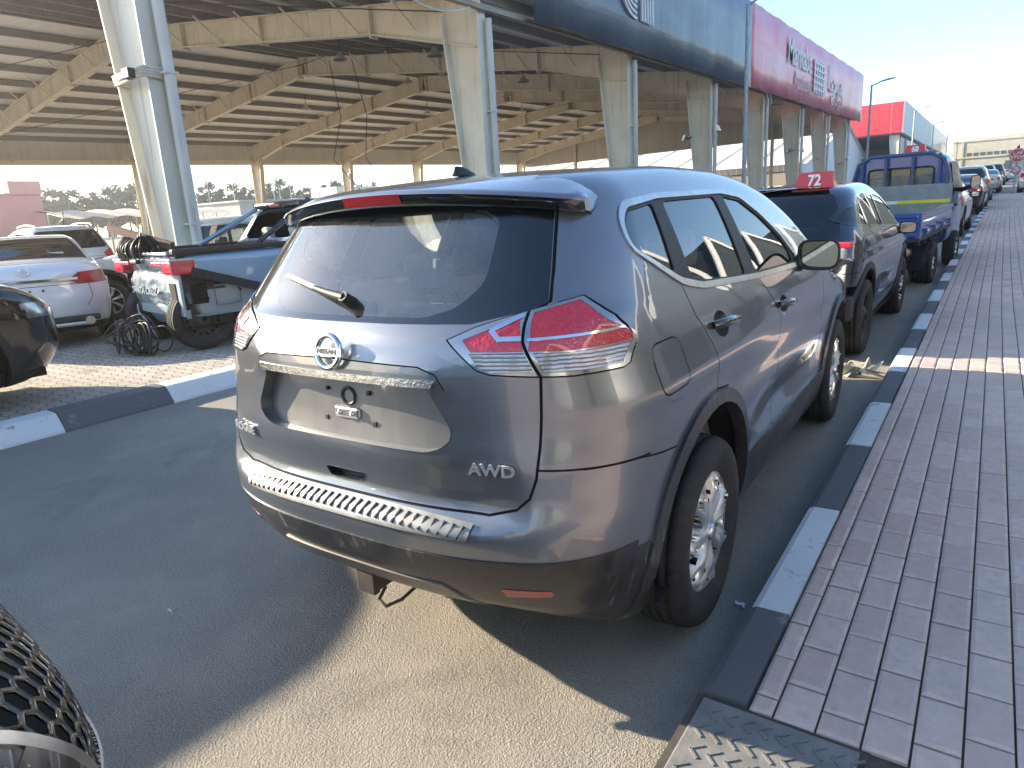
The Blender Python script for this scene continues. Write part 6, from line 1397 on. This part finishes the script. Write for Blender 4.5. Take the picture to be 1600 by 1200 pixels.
for i, (x, y, h, ar) in enumerate([(-80, 28.2, 7.6, (-1, 1)), (-84, 31, 6.3, (1,)), (-78, 46.8, 5.9, (-1, 1)), (-82, 51, 6.2, (1,)), (-80, 59.5, 6.7, (-1, 1)), (-84, 63.5, 5.9, (-1, 1)), (-80, 62.3, 7.5, (-1, 1)), (-86, 72.5, 5.8, (-1, 1)), (-70, 46.5, 7.3, (1,)), (-88, 92, 6.3, (-1, 1)), (-90, 112, 6.3, (-1, 1))]):
    street_lamp(x, y, h, ar, 1.2, 'tall lamp on a thin pole in the far parking lots', 'lamps in the far parking lots', .9).rotation_euler = (0, 0, R(70))
# ------------------------------------------------------------------ litter
def scrap(name, x, y, z, s, m, lab, n=7, flat_=.5, seed=0):
    rnd = np.random.RandomState(seed); b = MB()
    for k in range(n):
        c = rnd.uniform(-1, 1, 3)*s*np.array([.7, .5, .16])+np.array([0, 0, s*.22]); p = [c+rnd.normal(size=3)*s*np.array([.45, .35, .16*flat_*2]) for _ in range(4)]; p = [(q[0], q[1], max(.004, q[2])) for q in p]
        b.add(p, [(0, 1, 2, 3)])
    o = b.build(name, m); md = o.modifiers.new('thick', 'SOLIDIFY'); md.thickness = .006*max(1, s*4); o.location = (x, y, z); return tag(o, lab, 'litter')
scrap('crumpled_plastic', .82, 4.02, .0, .17, flat('dirty_cream_plastic', (.52, .50, .40), .5, .25, 12), 'crumpled cream plastic car part lying on the asphalt by the front wheel', 12, .9, 4)
scrap('paper_scrap', -1.55, .17, 0, .035, M['sticker'], 'white scrap of paper on the asphalt left of the hitch', 3, .3, 2); scrap('paper_scrap', -1.02, -1.02, 0, .02, M['sticker'], 'tiny white scrap on the asphalt near the bronze car', 3, .3, 3); scrap('paper_scrap', .97, .15, 0, .025, M['sticker'], 'pale scrap on the asphalt beside the rear wheel', 3, .3, 6)
b = MB(); b.lathe([(0, .012), (.014, .010), (.016, 0), (0, 0)], 14, 0, 'z'); o = b.build('bottle_cap', flat('green_cap', (.12, .35, .06), .5, .1)); o.location = (1.05, -.72, .03); tag(o, 'small green bottle cap by the drain cover', 'litter')
# halls on the other side of the footway, behind the photographer: they show only as reflections in the car sides
def side_hall(y, lab):
    o = empty('gabled_hall', (11, y, zg(y))); tag(o, lab, 'hall', 'gabled halls across the footway')
    b = MB(); b.box((.02, -6, 0), (22, 6, 5.2)); b.add([(.02, -6, 5.2), (.02, 6, 5.2), (.02, 0, 9.6), (22, -6, 5.2), (22, 6, 5.2), (22, 0, 9.6)], [(0, 1, 2), (5, 4, 3), (0, 2, 5, 3), (1, 4, 5, 2)]); b.build('wall', m_sheet('green_grey_sheet', (.026, .033, .029), 1, .4) if y < 5 else bpy.data.materials['green_grey_sheet'], o)
    b = MB(); b.beam((-.03, -6.2, 5.1), (-.03, 0, 9.7), .12, .6); b.beam((-.03, 6.2, 5.1), (-.03, 0, 9.7), .12, .6); b.build('gable_trim', M['white'], o); b = MB(); b.box((-.06, -2.5, 0), (.0, 2.5, 3.4)); b.build('door', M['satin'], o); return o
for i, y in enumerate((-24, -11, 2, 15, 28, 41, 54, 67, 80)): side_hall(y, 'green-grey gabled hall with white trim in the row across the footway')
# ------------------------------------------------------------------ the dusty evening air
def haze(dens):
    b = MB(); b.box((-195, -62, -1.5), (195, 285, 13)); t = bpy.data.materials.new('air'); t.use_nodes = True; n = t.node_tree; n.nodes.remove(n.nodes['Principled BSDF'])
    v = n.nodes.new('ShaderNodeVolumePrincipled'); v.inputs['Density'].default_value = dens; v.inputs['Color'].default_value = (.93, .93, .92, 1); v.inputs['Anisotropy'].default_value = .68; n.links.new(v.outputs[0], n.nodes['Material Output'].inputs[1])
    return tag(b.build('haze', t), kind='stuff')
haze(.0011)
scene.cycles.volume_bounces = 0
